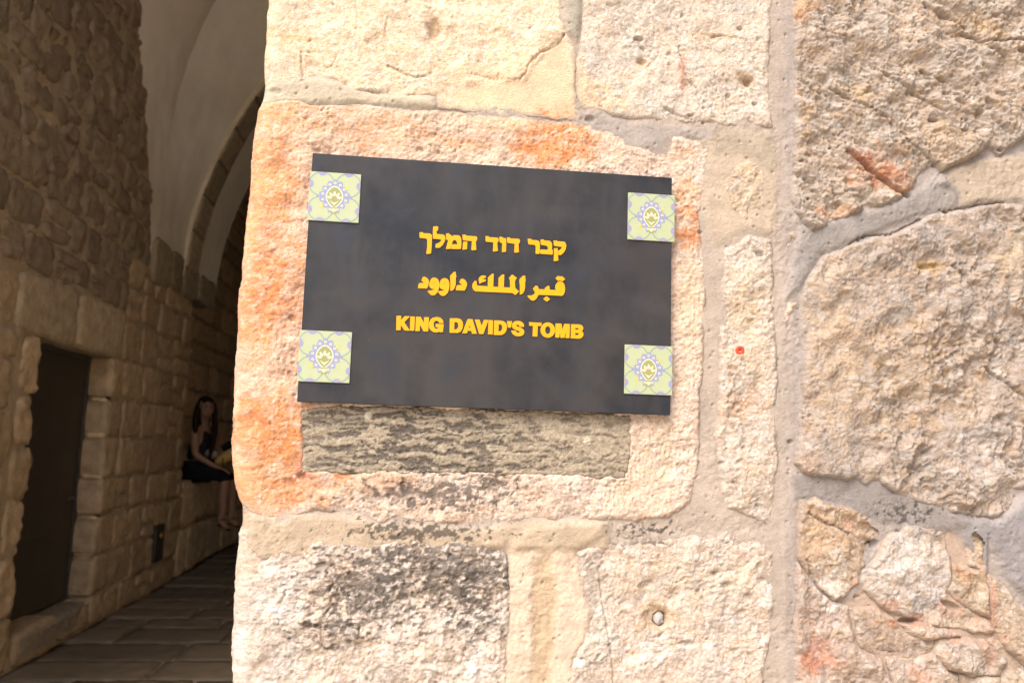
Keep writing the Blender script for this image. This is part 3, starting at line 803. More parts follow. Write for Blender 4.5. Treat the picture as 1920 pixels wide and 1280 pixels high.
def rough_block(frame, u0, u1, v0, v1, depth, seed, mat, parent, tint, n=11, back=4, lump=.012, rnd=.03, name='stone', jit=.012, proud=0.0, wu=None):
    """a rough hewn block; frame(u, v, d) gives world coordinates, d outwards. Front grid wraps back at the rim."""
    rr = random.Random(seed)
    nu = max(6, int(n * min(2.0, (u1 - u0) / .3))); nv = max(6, int(n * min(2.0, (v1 - v0) / .3)))
    a = np.concatenate([-np.arange(back, 0, -1) / back, np.linspace(0, 1, nu), 1 + np.arange(1, back + 1) / back])
    b = np.concatenate([-np.arange(back, 0, -1) / back, np.linspace(0, 1, nv), 1 + np.arange(1, back + 1) / back])
    A_, B_ = np.meshgrid(a, b, indexing='ij')
    ac, bc = np.clip(A_, 0, 1), np.clip(B_, 0, 1)
    over = np.maximum(np.abs(A_ - ac), np.abs(B_ - bc))
    # slightly skewed quad
    cj = [(rr.uniform(-jit, jit), rr.uniform(-jit, jit)) for _ in range(4)]
    u = u0 + ac * (u1 - u0); v = v0 + bc * (v1 - v0)
    for (du, dv), wgt in zip(cj, [(1 - ac) * (1 - bc), ac * (1 - bc), ac * bc, (1 - ac) * bc]):
        u = u + du * wgt; v = v + dv * wgt
    e = np.minimum(np.minimum(ac, 1 - ac) * (u1 - u0), np.minimum(bc, 1 - bc) * (v1 - v0))
    # round the plan corners
    cu = (ac - .5) * 2; cvv = (bc - .5) * 2
    shrink = rnd * (np.abs(cu * cvv) ** 6) * 1.2
    u = u - np.sign(cu) * shrink; v = v - np.sign(cvv) * shrink
    sd_ = seed % 997
    edge_n = fbm(u * 9 + sd_, v * 9, 3, 11)
    u = u + .008 * fbm(u * 14, v * 14 + sd_, 2, 12); v = v + .008 * fbm(u * 14 + 40, v * 14 + sd_, 2, 13)
    d = lump * (.9 * fbm(u * 6 + sd_, v * 6, 3, 14) + .8 * fbm(u * 20, v * 20 + sd_, 3, 15)) + rr.uniform(-.006, .008) + proud
    d = d - rnd * .6 * np.exp(-e / (rnd * .45)) * (1 + .6 * edge_n)
    d = d - over ** 1.5 * depth
    V = frame(u, v, d)
    ni, nj = u.shape
    idx = np.arange(ni * nj).reshape(ni, nj)
    q = np.stack([idx[:-1, :-1].ravel(), idx[1:, :-1].ravel(), idx[1:, 1:].ravel(), idx[:-1, 1:].ravel()], 1)
    c = np.array(tint) * rr.uniform(.82, 1.15)
    c = c * (1 + .16 * fbm(u * 11, v * 11 + sd_, 3, 16))[..., None]
    return mesh_obj(name, np.stack(V, -1).reshape(-1, 3), q, mat, parent, color=np.clip(c.reshape(-1, 3), .01, .9))


# ---- the bulk of the sign wall behind its face, and its blocks above, below and beyond the photographed part
def sheet(name, pts, mat, parent=None, thick=None, kind=None):
    o = mesh_obj(name, pts, [tuple(range(len(pts)))], mat, parent, smooth=False)
    if kind: o['kind'] = kind
    return o


def build_outer_face():
    bm = bmesh.new()
    box(bm, -.215, 6.0, .035, .80, .0, 6.5)
    bm_obj('core', bm, M_PMORT, WALL)
    fr = lambda u, v, d: (u, .004 - d, v)
    z = 0.0
    k = 0
    while z < 6.4:
        h = random.uniform(.26, .40)
        if z < .81 < z + h + .1: h = .805 - z
        if .8 < z < 2.2: z = 2.262; continue
        x = -.27
        while x < 4.5:
            w = random.uniform(.35, .75)
            rough_block(fr, x + .006, x + w - .006, z + .006, z + h - .006, .2, 900 + k, M_PST, WALL, (.47, .375, .275), lump=.016, back=3)
            k += 1
            x += w
        z += h
    z = .81
    for h in (.36, .33, .38, .38):
        x = 1.565
        while x < 4.5:
            w = random.uniform(.4, .7)
            rough_block(fr, x + .006, x + w - .006, z + .006, z + h - .006, .2, 1400 + k, M_PST, WALL, (.43, .34, .26), lump=.02, back=3)
            k += 1; x += w
        z += h


build_outer_face()

# ---- front over and left of the passage mouth (outside the photo, closes the passage to the sky)
facade = empty('facade_wall', (-2.4, 0.1, 0), label='limestone front wall left of and above the passage mouth', cat='wall')
MOUTH = 6.1
bm = bmesh.new(); box(bm, -6.0, -2.13, .03, .8, 0, 6.5); bm_obj('side_masonry', bm, M_PMORT, facade)
bm = bmesh.new(); box(bm, -2.13, -.215, .03, .8, MOUTH, 6.5); bm_obj('lintel_masonry', bm, M_PMORT, facade)
fr_f = lambda u, v, d: (u, .0 - d, v)
k = 0
for row in range(18):
    z0, z1 = row * .36, row * .36 + .35
    x = -5.9
    while x < -.35:
        w = random.uniform(.4, .7)
        x1 = min(x + w, -.30)
        if z0 < MOUTH - .1:
            if x > -2.2: break
            x1 = min(x1, -2.11)
        if x1 - x > .1:
            rough_block(fr_f, x + .006, x1 - .006, z0, z1, .2, 2000 + k, M_PST, facade, (.45, .36, .265), lump=.016, back=3, n=8)
        k += 1
        x += w


# ================================================================== THE SIGN
SX, SZ, SH, SY = 0.11685, 1.56187, 0.40677, -0.022      # centre, height, y of its face
sign = empty('wall_sign', (SX, SY, SZ), label='dark slate sign with yellow Hebrew, Arabic and English lettering and four green tiles', cat='sign')
bm = bmesh.new(); box(bm, SX - .303, SX + .303, SY, SY + .006, SZ - SH / 2, SZ + SH / 2)
bm_obj('board', bm, M_SLATE, sign, bevel=.0008)
for ax, az in ((-.24, .15), (.24, .15), (-.24, -.15), (.24, -.15)):
    bm = bmesh.new()
    bmesh.ops.create_cone(bm, cap_ends=True, segments=16, radius1=.008, radius2=.008, depth=.016,
                          matrix=Matrix.Translation((SX + ax, SY + .013, SZ + az)) @ Matrix.Rotation(math.pi / 2, 4, 'X'))
    bm_obj('spacer', bm, M_STEEL, sign)


def on_sign(pts):
    return [tuple(hit(x, y, 1, SY)[[0, 2]] - np.array([SX, SZ])) for x, y in pts]


def plate(name, loops, mat, parent, y_front, thick, bevel=0.0, smooth_n=0):
    """flat cut-out plate from closed outlines in sign coordinates (holes allowed)"""
    cu = bpy.data.curves.new(name, 'CURVE')
    cu.dimensions = '2D'; cu.fill_mode = 'BOTH'
    for L_ in loops:
        if smooth_n:
            Q = [np.array(p) for p in L_]
            for _ in range(smooth_n):
                R_ = []
                for i in range(len(Q)):
                    a, b = Q[i], Q[(i + 1) % len(Q)]
                    R_ += [a * .8 + b * .2, a * .2 + b * .8]
                Q = R_
            L_ = Q
        sp = cu.splines.new('POLY'); sp.points.add(len(L_) - 1)
        for i, p in enumerate(L_): sp.points[i].co = (p[0], p[1], 0, 1)
        sp.use_cyclic_u = True
    cu.extrude = max(thick / 2 - bevel, 1e-5); cu.bevel_depth = bevel; cu.bevel_resolution = 1; cu.offset = -bevel
    tmp = bpy.data.objects.new('tmp', cu); COL.objects.link(tmp)
    dg = bpy.context.evaluated_depsgraph_get()
    me = bpy.data.meshes.new_from_object(tmp.evaluated_get(dg))
    bpy.data.objects.remove(tmp)
    n = len(me.vertices); co = np.empty(n * 3, dtype=np.float32); me.vertices.foreach_get('co', co); co = co.reshape(-1, 3)
    new = np.stack([co[:, 0], y_front + thick / 2 - co[:, 2], co[:, 1]], 1)
    me.vertices.foreach_set('co', new.ravel()); me.update()
    me.materials.clear(); me.materials.append(mat)
    o = bpy.data.objects.new(name, me); COL.objects.link(o)
    o.parent = parent
    return o


G = []      # (crop origin, scale, [outlines])
O1, S1 = (780, 420), 12.8
G += [(O1, S1, [[(85, 205), (160, 200), (175, 225), (330, 232), (375, 262), (385, 310), (378, 480), (365, 695), (345, 715), (262, 725), (245, 712), (268, 560), (270, 400), (250, 352), (105, 340), (85, 325)]]),
      (O1, S1, [[(412, 65), (505, 58), (538, 82), (525, 160), (490, 182), (500, 235), (520, 248), (650, 255), (695, 288), (708, 350), (690, 420), (640, 510), (570, 572), (480, 577), (466, 560), (472, 485), (550, 455), (600, 410), (612, 385), (560, 370), (405, 355), (402, 250)]]),
      (O1, S1, [[(720, 235), (790, 228), (812, 262), (848, 275), (862, 310), (900, 272), (1020, 275), (1060, 300), (1085, 360), (1090, 480), (1080, 590), (1060, 605), (846, 603), (854, 520), (860, 490), (1000, 490), (970, 420), (950, 390), (905, 390), (880, 420), (862, 480), (836, 598), (730, 606), (720, 592), (772, 390), (728, 380)]]),
      (O1, S1, [[(1115, 262), (1190, 260), (1205, 285), (1440, 300), (1470, 330), (1462, 400), (1437, 412), (1440, 520), (1448, 620), (1425, 632), (1340, 635), (1325, 622), (1340, 415), (1140, 398), (1122, 380)], [(1130, 432), (1230, 430), (1225, 600), (1205, 612), (1125, 620), (1112, 608), (1125, 520)]])]
O2, S2 = (900, 430), 11.294
G += [(O2, S2, [[(115, 148), (175, 146), (190, 168), (370, 180), (395, 205), (390, 262), (365, 280), (368, 360), (378, 455), (360, 465), (285, 475), (272, 462), (280, 280), (130, 265), (118, 245)]]),
      (O2, S2, [[(408, 165), (465, 162), (480, 182), (535, 190), (555, 215), (550, 470), (535, 480), (475, 487), (462, 475), (468, 300), (440, 286), (415, 278)]]),
      (O2, S2, [[(570, 178), (625, 174), (640, 195), (820, 205), (845, 235), (840, 290), (814, 308), (818, 400), (825, 480), (808, 492), (735, 497), (723, 485), (733, 310), (590, 292), (577, 275)]]),
      (O2, S2, [[(1010, 205), (1075, 202), (1092, 225), (1225, 238), (1256, 268), (1268, 320), (1262, 515), (1245, 522), (1185, 522), (1175, 508), (1178, 362), (1155, 332), (1035, 322), (1020, 308)]]),
      (O2, S2, [[(1280, 222), (1340, 218), (1358, 238), (1480, 250), (1513, 280), (1525, 330), (1520, 435), (1540, 440), (1538, 525), (1525, 540), (1280, 520), (1268, 505), (1278, 430), (1440, 437), (1435, 382), (1408, 350), (1300, 335), (1287, 320)]]),
      (O2, S2, [[(1555, 245), (1620, 240), (1632, 255), (1780, 265), (1813, 300), (1825, 350), (1810, 430), (1770, 500), (1710, 548), (1655, 545), (1648, 462), (1700, 430), (1730, 392), (1733, 376), (1575, 355), (1562, 335)], [(1565, 405), (1642, 402), (1648, 540), (1658, 655), (1640, 668), (1570, 678), (1557, 665), (1565, 540)]])]
O3, S3 = (775, 500), 12.387
WAW = [(440, 265), (500, 255), (560, 280), (595, 340), (605, 420), (595, 510), (560, 600), (500, 660), (450, 672), (400, 655), (345, 590), (335, 565), (360, 555), (440, 550), (492, 522), (430, 518), (380, 480), (370, 430), (375, 370), (400, 305)]
HOLE = [(470, 380), (486, 372), (500, 384), (486, 392)]
G += [(O3, S3, [[(220, 243), (265, 235), (320, 265), (360, 320), (362, 380), (345, 450), (315, 510), (115, 503), (108, 485), (125, 400), (155, 382), (250, 380), (225, 355), (188, 322)]]),
      (O3, S3, [WAW, HOLE]),
      (O3, S3, [[(x + 236, y + 12) for x, y in WAW], [(x + 236, y + 12) for x, y in HOLE]]),
      (O3, S3, [[(855, 212), (940, 125), (980, 120), (1000, 235), (985, 265), (985, 400), (970, 470), (930, 540), (890, 562), (858, 560), (862, 400), (855, 290)]]),
      (O3, S3, [[(1100, 291), (1145, 280), (1200, 312), (1240, 370), (1248, 420), (1225, 495), (1190, 558), (995, 550), (985, 535), (1005, 445), (1030, 428), (1130, 428), (1105, 400), (1065, 368)]]),
      (O3, S3, [[(1525, 392), (1528, 352), (1512, 310), (1525, 260), (1570, 215), (1630, 205), (1685, 222), (1685, 250), (1650, 272), (1600, 288), (1685, 297), (1683, 328), (1650, 352), (1600, 364), (1550, 394)]])]
G += [((0, 0), 1.0, [[(889.6, 527), (893.7, 527), (893.7, 532.3), (895.3, 535.7), (914.5, 537.0), (915.0, 520.2), (922.7, 513.3), (925.6, 513.7), (924.8, 537.8), (934.5, 538.2), (934.8, 521.4), (941.1, 515.2), (945.4, 514.8), (944.6, 538.8), (956.6, 539.1), (955.9, 524.5), (954, 521.8), (959.1, 515.5), (961.4, 515.5), (968.8, 521), (965.3, 527.7), (966.1, 539.8), (972.9, 546.4), (967.3, 552.8), (964.9, 552.5), (960.6, 549.5), (920, 547.8), (891.3, 546.4), (887.2, 543.2), (885.2, 537.9), (886.2, 532.3)]])]
O4, S4 = (920, 505), 12.8
G += [(O4, S4, [[(690, 240), (770, 155), (825, 155), (837, 290), (825, 310), (825, 430), (805, 520), (760, 590), (730, 605), (695, 600), (700, 400), (690, 300)]]),
      (O4, S4, [[(1012, 465), (1075, 395), (1125, 400), (1155, 475), (1293, 486), (1305, 445), (1360, 400), (1405, 400), (1420, 492), (1572, 500), (1545, 450), (1555, 380), (1600, 310), (1665, 292), (1720, 305), (1765, 360), (1785, 450), (1775, 550), (1745, 615), (1710, 638), (1150, 612), (1100, 700), (1050, 745), (1000, 755), (960, 735), (900, 670), (880, 635), (920, 626), (970, 632), (1030, 605), (1065, 560), (1045, 520)]]),
      (O4, S4, [[(1553, 215), (1600, 168), (1640, 163), (1665, 178), (1700, 165), (1740, 190), (1784, 238), (1735, 280), (1690, 285), (1660, 270), (1625, 285), (1590, 255)]]),
      (O4, S4, [[(1262, 708), (1320, 655), (1355, 653), (1424, 718), (1360, 770), (1325, 768)]])]
O5, S5_ = (735, 585), 17.4545
G += [(O5, S5_, [[(150, 125), (300, 125), (298, 255), (420, 135), (592, 140), (405, 335), (577, 590), (565, 612), (420, 605), (385, 570), (290, 430), (280, 595), (135, 595)]]),
      (O5, S5_, [[(603, 148), (750, 150), (727, 612), (583, 608)]]),
      (O5, S5_, [[(785, 155), (938, 158), (1045, 362), (1050, 170), (1210, 172), (1185, 635), (1035, 635), (915, 418), (905, 622), (765, 625)]]),
      (O5, S5_, [[(1440, 165), (1530, 170), (1620, 215), (1675, 290), (1682, 365), (1550, 365), (1515, 305), (1450, 283), (1395, 305), (1365, 375), (1372, 480), (1410, 540), (1460, 552), (1525, 508), (1428, 492), (1430, 390), (1692, 395), (1665, 660), (1572, 660), (1545, 645), (1450, 672), (1350, 655), (1250, 580), (1208, 480), (1208, 360), (1250, 260), (1330, 190)]])]
O6, S6 = (835, 590), 12.8
G += [(O6, S6, [[(110, 85), (300, 88), (370, 110), (415, 170), (425, 260), (405, 350), (360, 410), (300, 438), (100, 432)], [(218, 180), (270, 182), (300, 205), (312, 260), (300, 320), (270, 350), (212, 355)]]),
      (O6, S6, [[(535, 105), (650, 108), (757, 457), (640, 458), (620, 390), (540, 388), (515, 450), (403, 445)], [(583, 265), (605, 312), (563, 312)]]),
      (O6, S6, [[(710, 118), (820, 118), (870, 272), (925, 125), (1035, 128), (912, 465), (810, 460)]]),
      (O6, S6, [[(1038, 130), (1145, 135), (1135, 475), (1022, 472)]]),
      (O6, S6, [[(1170, 138), (1320, 140), (1400, 160), (1460, 210), (1480, 290), (1465, 380), (1420, 450), (1350, 488), (1160, 485)], [(1280, 230), (1325, 232), (1355, 260), (1365, 310), (1350, 370), (1320, 398), (1272, 400)]]),
      (O6, S6, [[(1480, 153), (1597, 156), (1575, 312), (1500, 310)]]),
      (O6, S6, [[(1720, 150), (1790, 155), (1850, 185), (1885, 240), (1887, 292), (1790, 292), (1760, 252), (1730, 240), (1700, 255), (1720, 280), (1800, 305), (1865, 345), (1895, 400), (1885, 460), (1840, 505), (1760, 520), (1680, 510), (1610, 460), (1583, 400), (1588, 380), (1690, 380), (1710, 420), (1750, 435), (1785, 415), (1768, 395), (1700, 370), (1620, 330), (1597, 280), (1605, 215), (1650, 165)]])]
O7, S7 = (985, 595), 16.696
EL = lambda cx, cy, a, b, n=22: [(cx + a * math.cos(2 * math.pi * i / n), cy + b * math.sin(2 * math.pi * i / n)) for i in range(n)]
G += [(O7, S7, [[(115, 150), (512, 170), (492, 274), (385, 272), (375, 600), (223, 600), (235, 268), (118, 260)]]),
      (O7, S7, [EL(700, 399, 228, 240), EL(700, 400, 82, 122)]),
      (O7, S7, [[(945, 190), (1125, 195), (1165, 392), (1215, 205), (1392, 210), (1375, 650), (1253, 645), (1265, 455), (1222, 640), (1097, 640), (1075, 455), (1060, 635), (933, 630)]]),
      (O7, S7, [[(1430, 215), (1680, 220), (1760, 245), (1805, 300), (1808, 370), (1768, 432), (1812, 480), (1815, 560), (1780, 625), (1700, 668), (1415, 655)], [(1560, 333), (1640, 335), (1672, 358), (1640, 385), (1558, 382)], [(1560, 490), (1650, 492), (1672, 520), (1650, 552), (1558, 555)]])]
for org, sc_, loops in G:
    L_ = [on_sign([(org[0] + x / sc_, org[1] + y / sc_) for x, y in lp]) for lp in loops]
    plate('letter', L_, M_GOLD, sign, -.0014, .0016, bevel=.00012)


def build_tile(tx, tz):
    T = .0409
    o = empty('tile', (tx, -.0022, tz)); o.parent = sign
    bm = bmesh.new(); box(bm, SX + tx - T, SX + tx + T, SY - .0022, SY - .0002, SZ + tz - T, SZ + tz + T)
    g = bm_obj('glazed_face', bm, M_TILE, o, bevel=.0005)
    U = .0818
    level = [0]

    OV, OF, OM, MATS = [], [], [], []

    def add(shapes, mat, lvl):
        if mat not in MATS: MATS.append(mat)
        y = -.00008 - lvl * .00005
        for s_ in shapes:
            b = len(OV)
            y -= .0000015
            OV.extend([(p[0] * U, y, p[1] * U) for p in s_])
            OF.append(tuple(range(b, b + len(s_)))); OM.append(MATS.index(mat))

    def clip(p): return (max(-.497, min(.497, p[0])), max(-.497, min(.497, p[1])))

    def ring(cx, cy, rx, ry, w, a0, a1, n=26):
        out = []
        for i in range(n):
            t0, t1 = [math.radians(a0 + (a1 - a0) * (i + e) / n) for e in (0, 1)]
            out.append([clip((cx + (rx + s_ * w / 2) * math.cos(t), cy + (ry + s_ * w / 2) * math.sin(t))) for s_, t in ((-1, t0), (1, t0), (1, t1), (-1, t1))])
        return out

    def disc(cx, cy, rx, ry, n=14): return [clip((cx + rx * math.cos(2 * math.pi * i / n), cy + ry * math.sin(2 * math.pi * i / n))) for i in range(n)]
    arcs = []
    for sx in (-1, 1):
        for sz in (-1, 1):
            arcs += ring(sx * .262, sz * .252, .248, .242, .020, 0, 360)
    add(arcs, M_TGREY, 0)
    ends = []
    for sx in (-1, 1):
        for q in (-.27, .245):
            ends.append(disc(sx * .5, q, .085, .085)); ends.append(disc(q + .012, sx * .5, .09, .078))
    add(ends, M_TBLUE, 1)
    dots = []
    for sx in (-1, 1):
        for q in (-.27, .245):
            dots.append(disc(sx * .5, q, .03, .03)); dots.append(disc(q + .012, sx * .5, .035, .025))
    # almond medallion
    def almond(t, rx, ry):   # t 0..1 from top clockwise
        a = 2 * math.pi * t
        x = math.sin(a); y = math.cos(a)
        y2 = y * (1 + .10 * (abs(y) ** 6)) - .02
        x2 = x * (1 - .32 * max(0, -y) ** 1.6)
        return (x2 * rx, y2 * ry + .0)
    spk = []
    n = 14
    for i in range(n):
        c0 = almond((i - .5) / n, .235, .265); c1 = almond((i + .5) / n, .235, .265); tip = almond((i + .05) / n, .315, .345)
        c0b = almond((i - .32) / n, .285, .30); c1b = almond((i + .32) / n, .285, .30)
        i0 = almond((i - .5) / n, .165, .20); i1 = almond((i + .5) / n, .165, .20)
        if i == n // 2: continue
        spk.append([i0, c0, c0b, tip, c1b, c1, i1])
    spk.append([(-.12, .33), (-.03, .30), (0, .375), (.03, .30), (.12, .33), (.06, .25), (-.06, .25)])
    spk.append([(-.36, .0), (-.25, .05), (-.25, -.04)]); spk.append([(.36, .0), (.25, .05), (.25, -.04)])
    add(spk, M_TBLUE, 2)
    wd = []
    for i in range(n):
        if i == n // 2: continue
        c = almond(i / n, .235, .265); wd.append(disc(c[0], c[1], .030, .026, 8)); dots.append(disc(c[0], c[1], .012, .012, 6))
    add([[almond(i / 30, .172, .212) for i in range(30)]], M_TCREAM, 3)
    add([[almond(i / 30, .150, .186) for i in range(30)], [(-.055, -.215), (.055, -.215), (.085, -.275), (.04, -.345), (-.04, -.345), (-.085, -.275)]], M_TOLIVE, 4)
    pet = []
    for a in (-75, -38, 0, 38, 75):
        t = math.radians(a); L1 = .125; ox, oy = 0, -.04
        dx, dy = math.sin(t), math.cos(t); nx, ny = -dy, dx
        pet.append([(ox + dx * .04, oy + dy * .04), (ox + dx * .09 + nx * .03, oy + dy * .09 + ny * .03), (ox + dx * (L1 + .03) + nx * .012, oy + dy * (L1 + .03) + ny * .012),
                    (ox + dx * (L1 + .03) - nx * .012, oy + dy * (L1 + .03) - ny * .012), (ox + dx * .09 - nx * .03, oy + dy * .09 - ny * .03)])
        dots.append(disc(ox + dx * .05, oy + dy * .05, .012, .012, 6))
    pet.append([(-.10, -.07), (0, -.12), (.10, -.07), (.05, -.12), (0, -.175), (-.05, -.12)])
    pet.append([(-.035, -.24), (.035, -.24), (.05, -.275), (0, -.32), (-.05, -.275)])
    add(wd + pet, M_TCREAM, 5)
    add(dots, M_TPINK, 6)
    add([disc(.235, .19, .030, .034, 6), disc(-.235, -.20, .030, .034, 6)], M_TGOLD, 6)
    me = bpy.data.meshes.new('ornament'); me.from_pydata(OV, [], OF)
    for m in MATS: me.materials.append(m)
    me.polygons.foreach_set('material_index', OM)
    q = bpy.data.objects.new('ornament', me); COL.objects.link(q); q.parent = o; q['kind'] = 'stuff'


for tx, tz in ((-.2636, .1308), (.2666, .1308), (-.2641, -.1303), (.2644, -.1298)):
    build_tile(tx, tz)

# ---- small things stuck in the wall
p = hit(1386, 657, 1, -.008)
plug = empty('wall_plug', tuple(p), label='small round red plastic plug in the narrow upright stone right of the sign', cat='plug')
bm = bmesh.new()
prof = [(0.0072, -.001), (0.0078, -.003), (0.006, -.0042), (.0028, -.004), (.0026, .012)]
vs = []
for r_, y_ in prof:
    vs.append([bm.verts.new((p[0] + r_ * math.cos(t * math.pi / 10), p[1] + y_, p[2] + r_ * math.sin(t * math.pi / 10))) for t in range(20)])
for a, b in zip(vs[:-1], vs[1:]):
    for i in range(20): bm.faces.new([a[i], a[(i + 1) % 20], b[(i + 1) % 20], b[i]])
bm_obj('collar', bm, M_RED, plug, smooth=True)
bm = bmesh.new()
bmesh.ops.create_circle(bm, cap_ends=True, segments=16, radius=.0027, matrix=Matrix.Translation((p[0], p[1] + .003, p[2])) @ Matrix.Rotation(math.pi / 2, 4, 'X'))
bm_obj('bore_shade', bm, M_BLACK, plug)  # flat black disc standing in for the shade inside the plug
p = hit(1234, 1158, 1, .006)
chip = empty('paper_wad', tuple(p), label='crumpled pale paper wad pushed into the round hole of the lower block', cat='paper')
bm = bmesh.new()
bmesh.ops.create_icosphere(bm, subdivisions=2, radius=.0095, matrix=Matrix.Translation(tuple(p)))
rr = random.Random(5)
for v in bm.verts:
    dlt = v.co - Vector(p)
    v.co = Vector(p) + Vector((dlt.x * rr.uniform(.75, 1.1), dlt.y * rr.uniform(.6, .9), dlt.z * rr.uniform(.85, 1.35)))
bm_obj('wad', bm, material('white_paper', (.34, .32, .30), var=.15, scale=90), chip)


# ================================================================== THE PASSAGE
XL = -2.11
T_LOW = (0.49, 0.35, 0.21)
T_HIGH = (0.29, 0.217, 0.145)  # darker tint paints in the weaker light high on the wall
M_REVEAL = M_PST

pw = empty('passage_wall', (XL, 3.0, 0), label='shaded rubble stone wall on the left of the passage with a low doorway', cat='wall')


def lw(u, v, d):
    """left wall frame: u = world y, v = z, d outwards into the passage (+x)"""
    return (XL + d, u, v)


def y_end(z):
    """where the tall wall meets the plaster vault"""
    return float(np.interp(z, [0, 2.62, 3.0, 3.6, 4.39, 4.9, 5.4], [6.72, 5.30, 5.20, 4.94, 4.50, 4.14, 3.65]))


D0, D1, DZ0, DZ1 = 3.56, 4.66, .20, 1.83      # doorway
kk = [0]


def block(u0, u1, v0, v1, tint=T_LOW, **k):
    k.setdefault('rnd', random.uniform(.012, .024)); k.setdefault('jit', .016)
    kk[0] += 1
    g = random.uniform(.002, .007)
    return rough_block(lw, u0 + g, u1 - g, v0 + g, v1 - g, k.pop('depth', .13), 5000 + kk[0], M_PST, pw, tint, **k)


def run(u0, u1, v0, v1, wmin, wmax, **k):
    u = u0
    while u < u1 - .02:
        w = random.uniform(wmin, wmax)
        if u1 - (u + w) < wmin * .6: w = u1 - u
        # an occasional pair of thin stones instead of one
        if v1 - v0 > .2 and random.random() < .18:
            m = v0 + (v1 - v0) * random.uniform(.4, .6)
            block(u, u + w, v0, m, **k); block(u, u + w, m, v1, **k)
        else:
            block(u, u + w, v0, v1, **k)
        u += w


def rows(z0, z1, hmin, hmax):
    z = z0; out = []
    while z < z1 - .02:
        h = random.uniform(hmin, hmax)
        if z1 - (z + h) < hmin * .6: h = z1 - z
        out.append((z, z + h)); z += h
    return out


random.seed(21)
# right of the door up to the niche edge
for a, b in [(.0, .21), (.21, .47), (.47, .74), (.74, .99), (.99, 1.27), (1.27, 1.55), (1.55, 1.83)]:
    j = random.uniform(.24, .36)
    block(D1, D1 + j, a, b, depth=.25, lump=.018, rnd=.014)
    run(D1 + j, 6.70 + random.uniform(-.05, .05), a, b, .26, .48, lump=.020)
for a, b in [(1.83, 2.13), (2.13, 2.38), (2.38, 2.62)]:
    if a < 1.9:
        block(3.25, 4.02, a, b + .05, tint=(.50, .38, .25), lump=.012, depth=.25); block(4.02, 4.86, a, b + .05, tint=(.50, .38, .25), lump=.012, depth=.25)
        run(4.86, 6.66, a, b, .26, .46, lump=.018)
        run(.80, 3.25, a, b, .25, .45, lump=.02)
    else:
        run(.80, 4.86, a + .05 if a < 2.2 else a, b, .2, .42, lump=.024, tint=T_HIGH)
        run(4.86, 6.62, a, b, .24, .44, lump=.016)
# left of the door
for a, b in rows(0, 1.83, .22, .34):
    run(.80, D0 - .20 - random.uniform(0, .1), a, b, .25, .5, lump=.02)
    # jamb stones
for a, b in [(.0, .30), (.30, .62), (.62, .92), (.92, 1.22), (1.22, 1.50), (1.50, 1.83)]:
    j = random.uniform(-.02, .05)
    block(D0 - .22, D0 + j, a, b, depth=.25, lump=.03, rnd=.018)
# below the sill
bm = bmesh.new()
block(D0 + .03, 4.12, .0, .20, lump=.014, depth=.25); block(4.12, D1 - .01, .0, .19, lump=.014, depth=.25)
bm.free()
# high wall: irregular rubble up to the vault
for a, b in rows(2.62, 5.3, .13, .25):
    ye = y_end((a + b) / 2)
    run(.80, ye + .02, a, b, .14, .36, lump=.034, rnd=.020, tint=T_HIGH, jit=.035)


def wavy(name, f, nu, nv, mat, parent, amp=.012, sc=5.0, kind=None):
    U_, V_ = np.meshgrid(np.linspace(0, 1, nu), np.linspace(0, 1, nv), indexing='ij')
    Pp = f(U_, V_)
    Pp = np.stack(np.broadcast_arrays(*Pp), -1).astype(float)
    n = amp * fbm(Pp[..., 1] * sc + Pp[..., 0] * 3, Pp[..., 2] * sc, 4, 33)
    du = np.gradient(Pp, axis=0); dv = np.gradient(Pp, axis=1)
    nn = np.cross(du, dv); nn /= np.linalg.norm(nn, axis=-1, keepdims=True) + 1e-9
    Pp = Pp + nn * n[..., None]
    idx = np.arange(nu * nv).reshape(nu, nv)
    q = np.stack([idx[:-1, :-1].ravel(), idx[1:, :-1].ravel(), idx[1:, 1:].ravel(), idx[:-1, 1:].ravel()], 1)
    o = mesh_obj(name, Pp.reshape(-1, 3), q, mat, parent)
    if kind: o['kind'] = kind
    return o


def mortar_rect(u0, u1, v0, v1):
    return wavy('mortar', lambda a, b: (XL - .014 + 0 * a, u0 + a * (u1 - u0), v0 + b * (v1 - v0)), max(3, int((u1 - u0) * 22)), max(3, int((v1 - v0) * 22)), M_PMORT, pw, amp=.016, sc=9)


mortar_rect(.8, D0 - .06, 0, DZ1 + .1)
mortar_rect(D1 + .06, 6.62, 0, 2.0)
mortar_rect(.8, 6.6, DZ1 + .1, 2.72)
mortar_rect(D0 - .06, D1 + .06, 0, .17)
wavy('mortar', lambda a, b: (XL - .014 + 0 * a, .8 + a * (np.interp(2.70 + b * 2.7, [0, 2.62, 3.0, 3.6, 4.39, 4.9, 5.4], [6.72, 5.30, 5.20, 4.94, 4.50, 4.14, 3.65]) - .78), 2.70 + b * 2.7), 90, 60, M_PMORT, pw, amp=.02, sc=9)
# solid bulk behind
bm = bmesh.new()
box(bm, XL - .9, XL - .05, .8, D0 - .06, 0, 6.52); box(bm, XL - .9, XL - .05, D1 + .06, 6.60, 0, 6.52)
box(bm, XL - .9, XL - .05, D0 - .06, D1 + .06, DZ1 + .03, 6.52); box(bm, XL - .9, XL - .05, D0 - .06, D1 + .06, 0, DZ0 - .03)
box(bm, XL - .9, XL - .30, D0 - .06, D1 + .06, DZ0 - .03, DZ1 + .03)
bm_obj('core', bm, M_PMORT, pw)
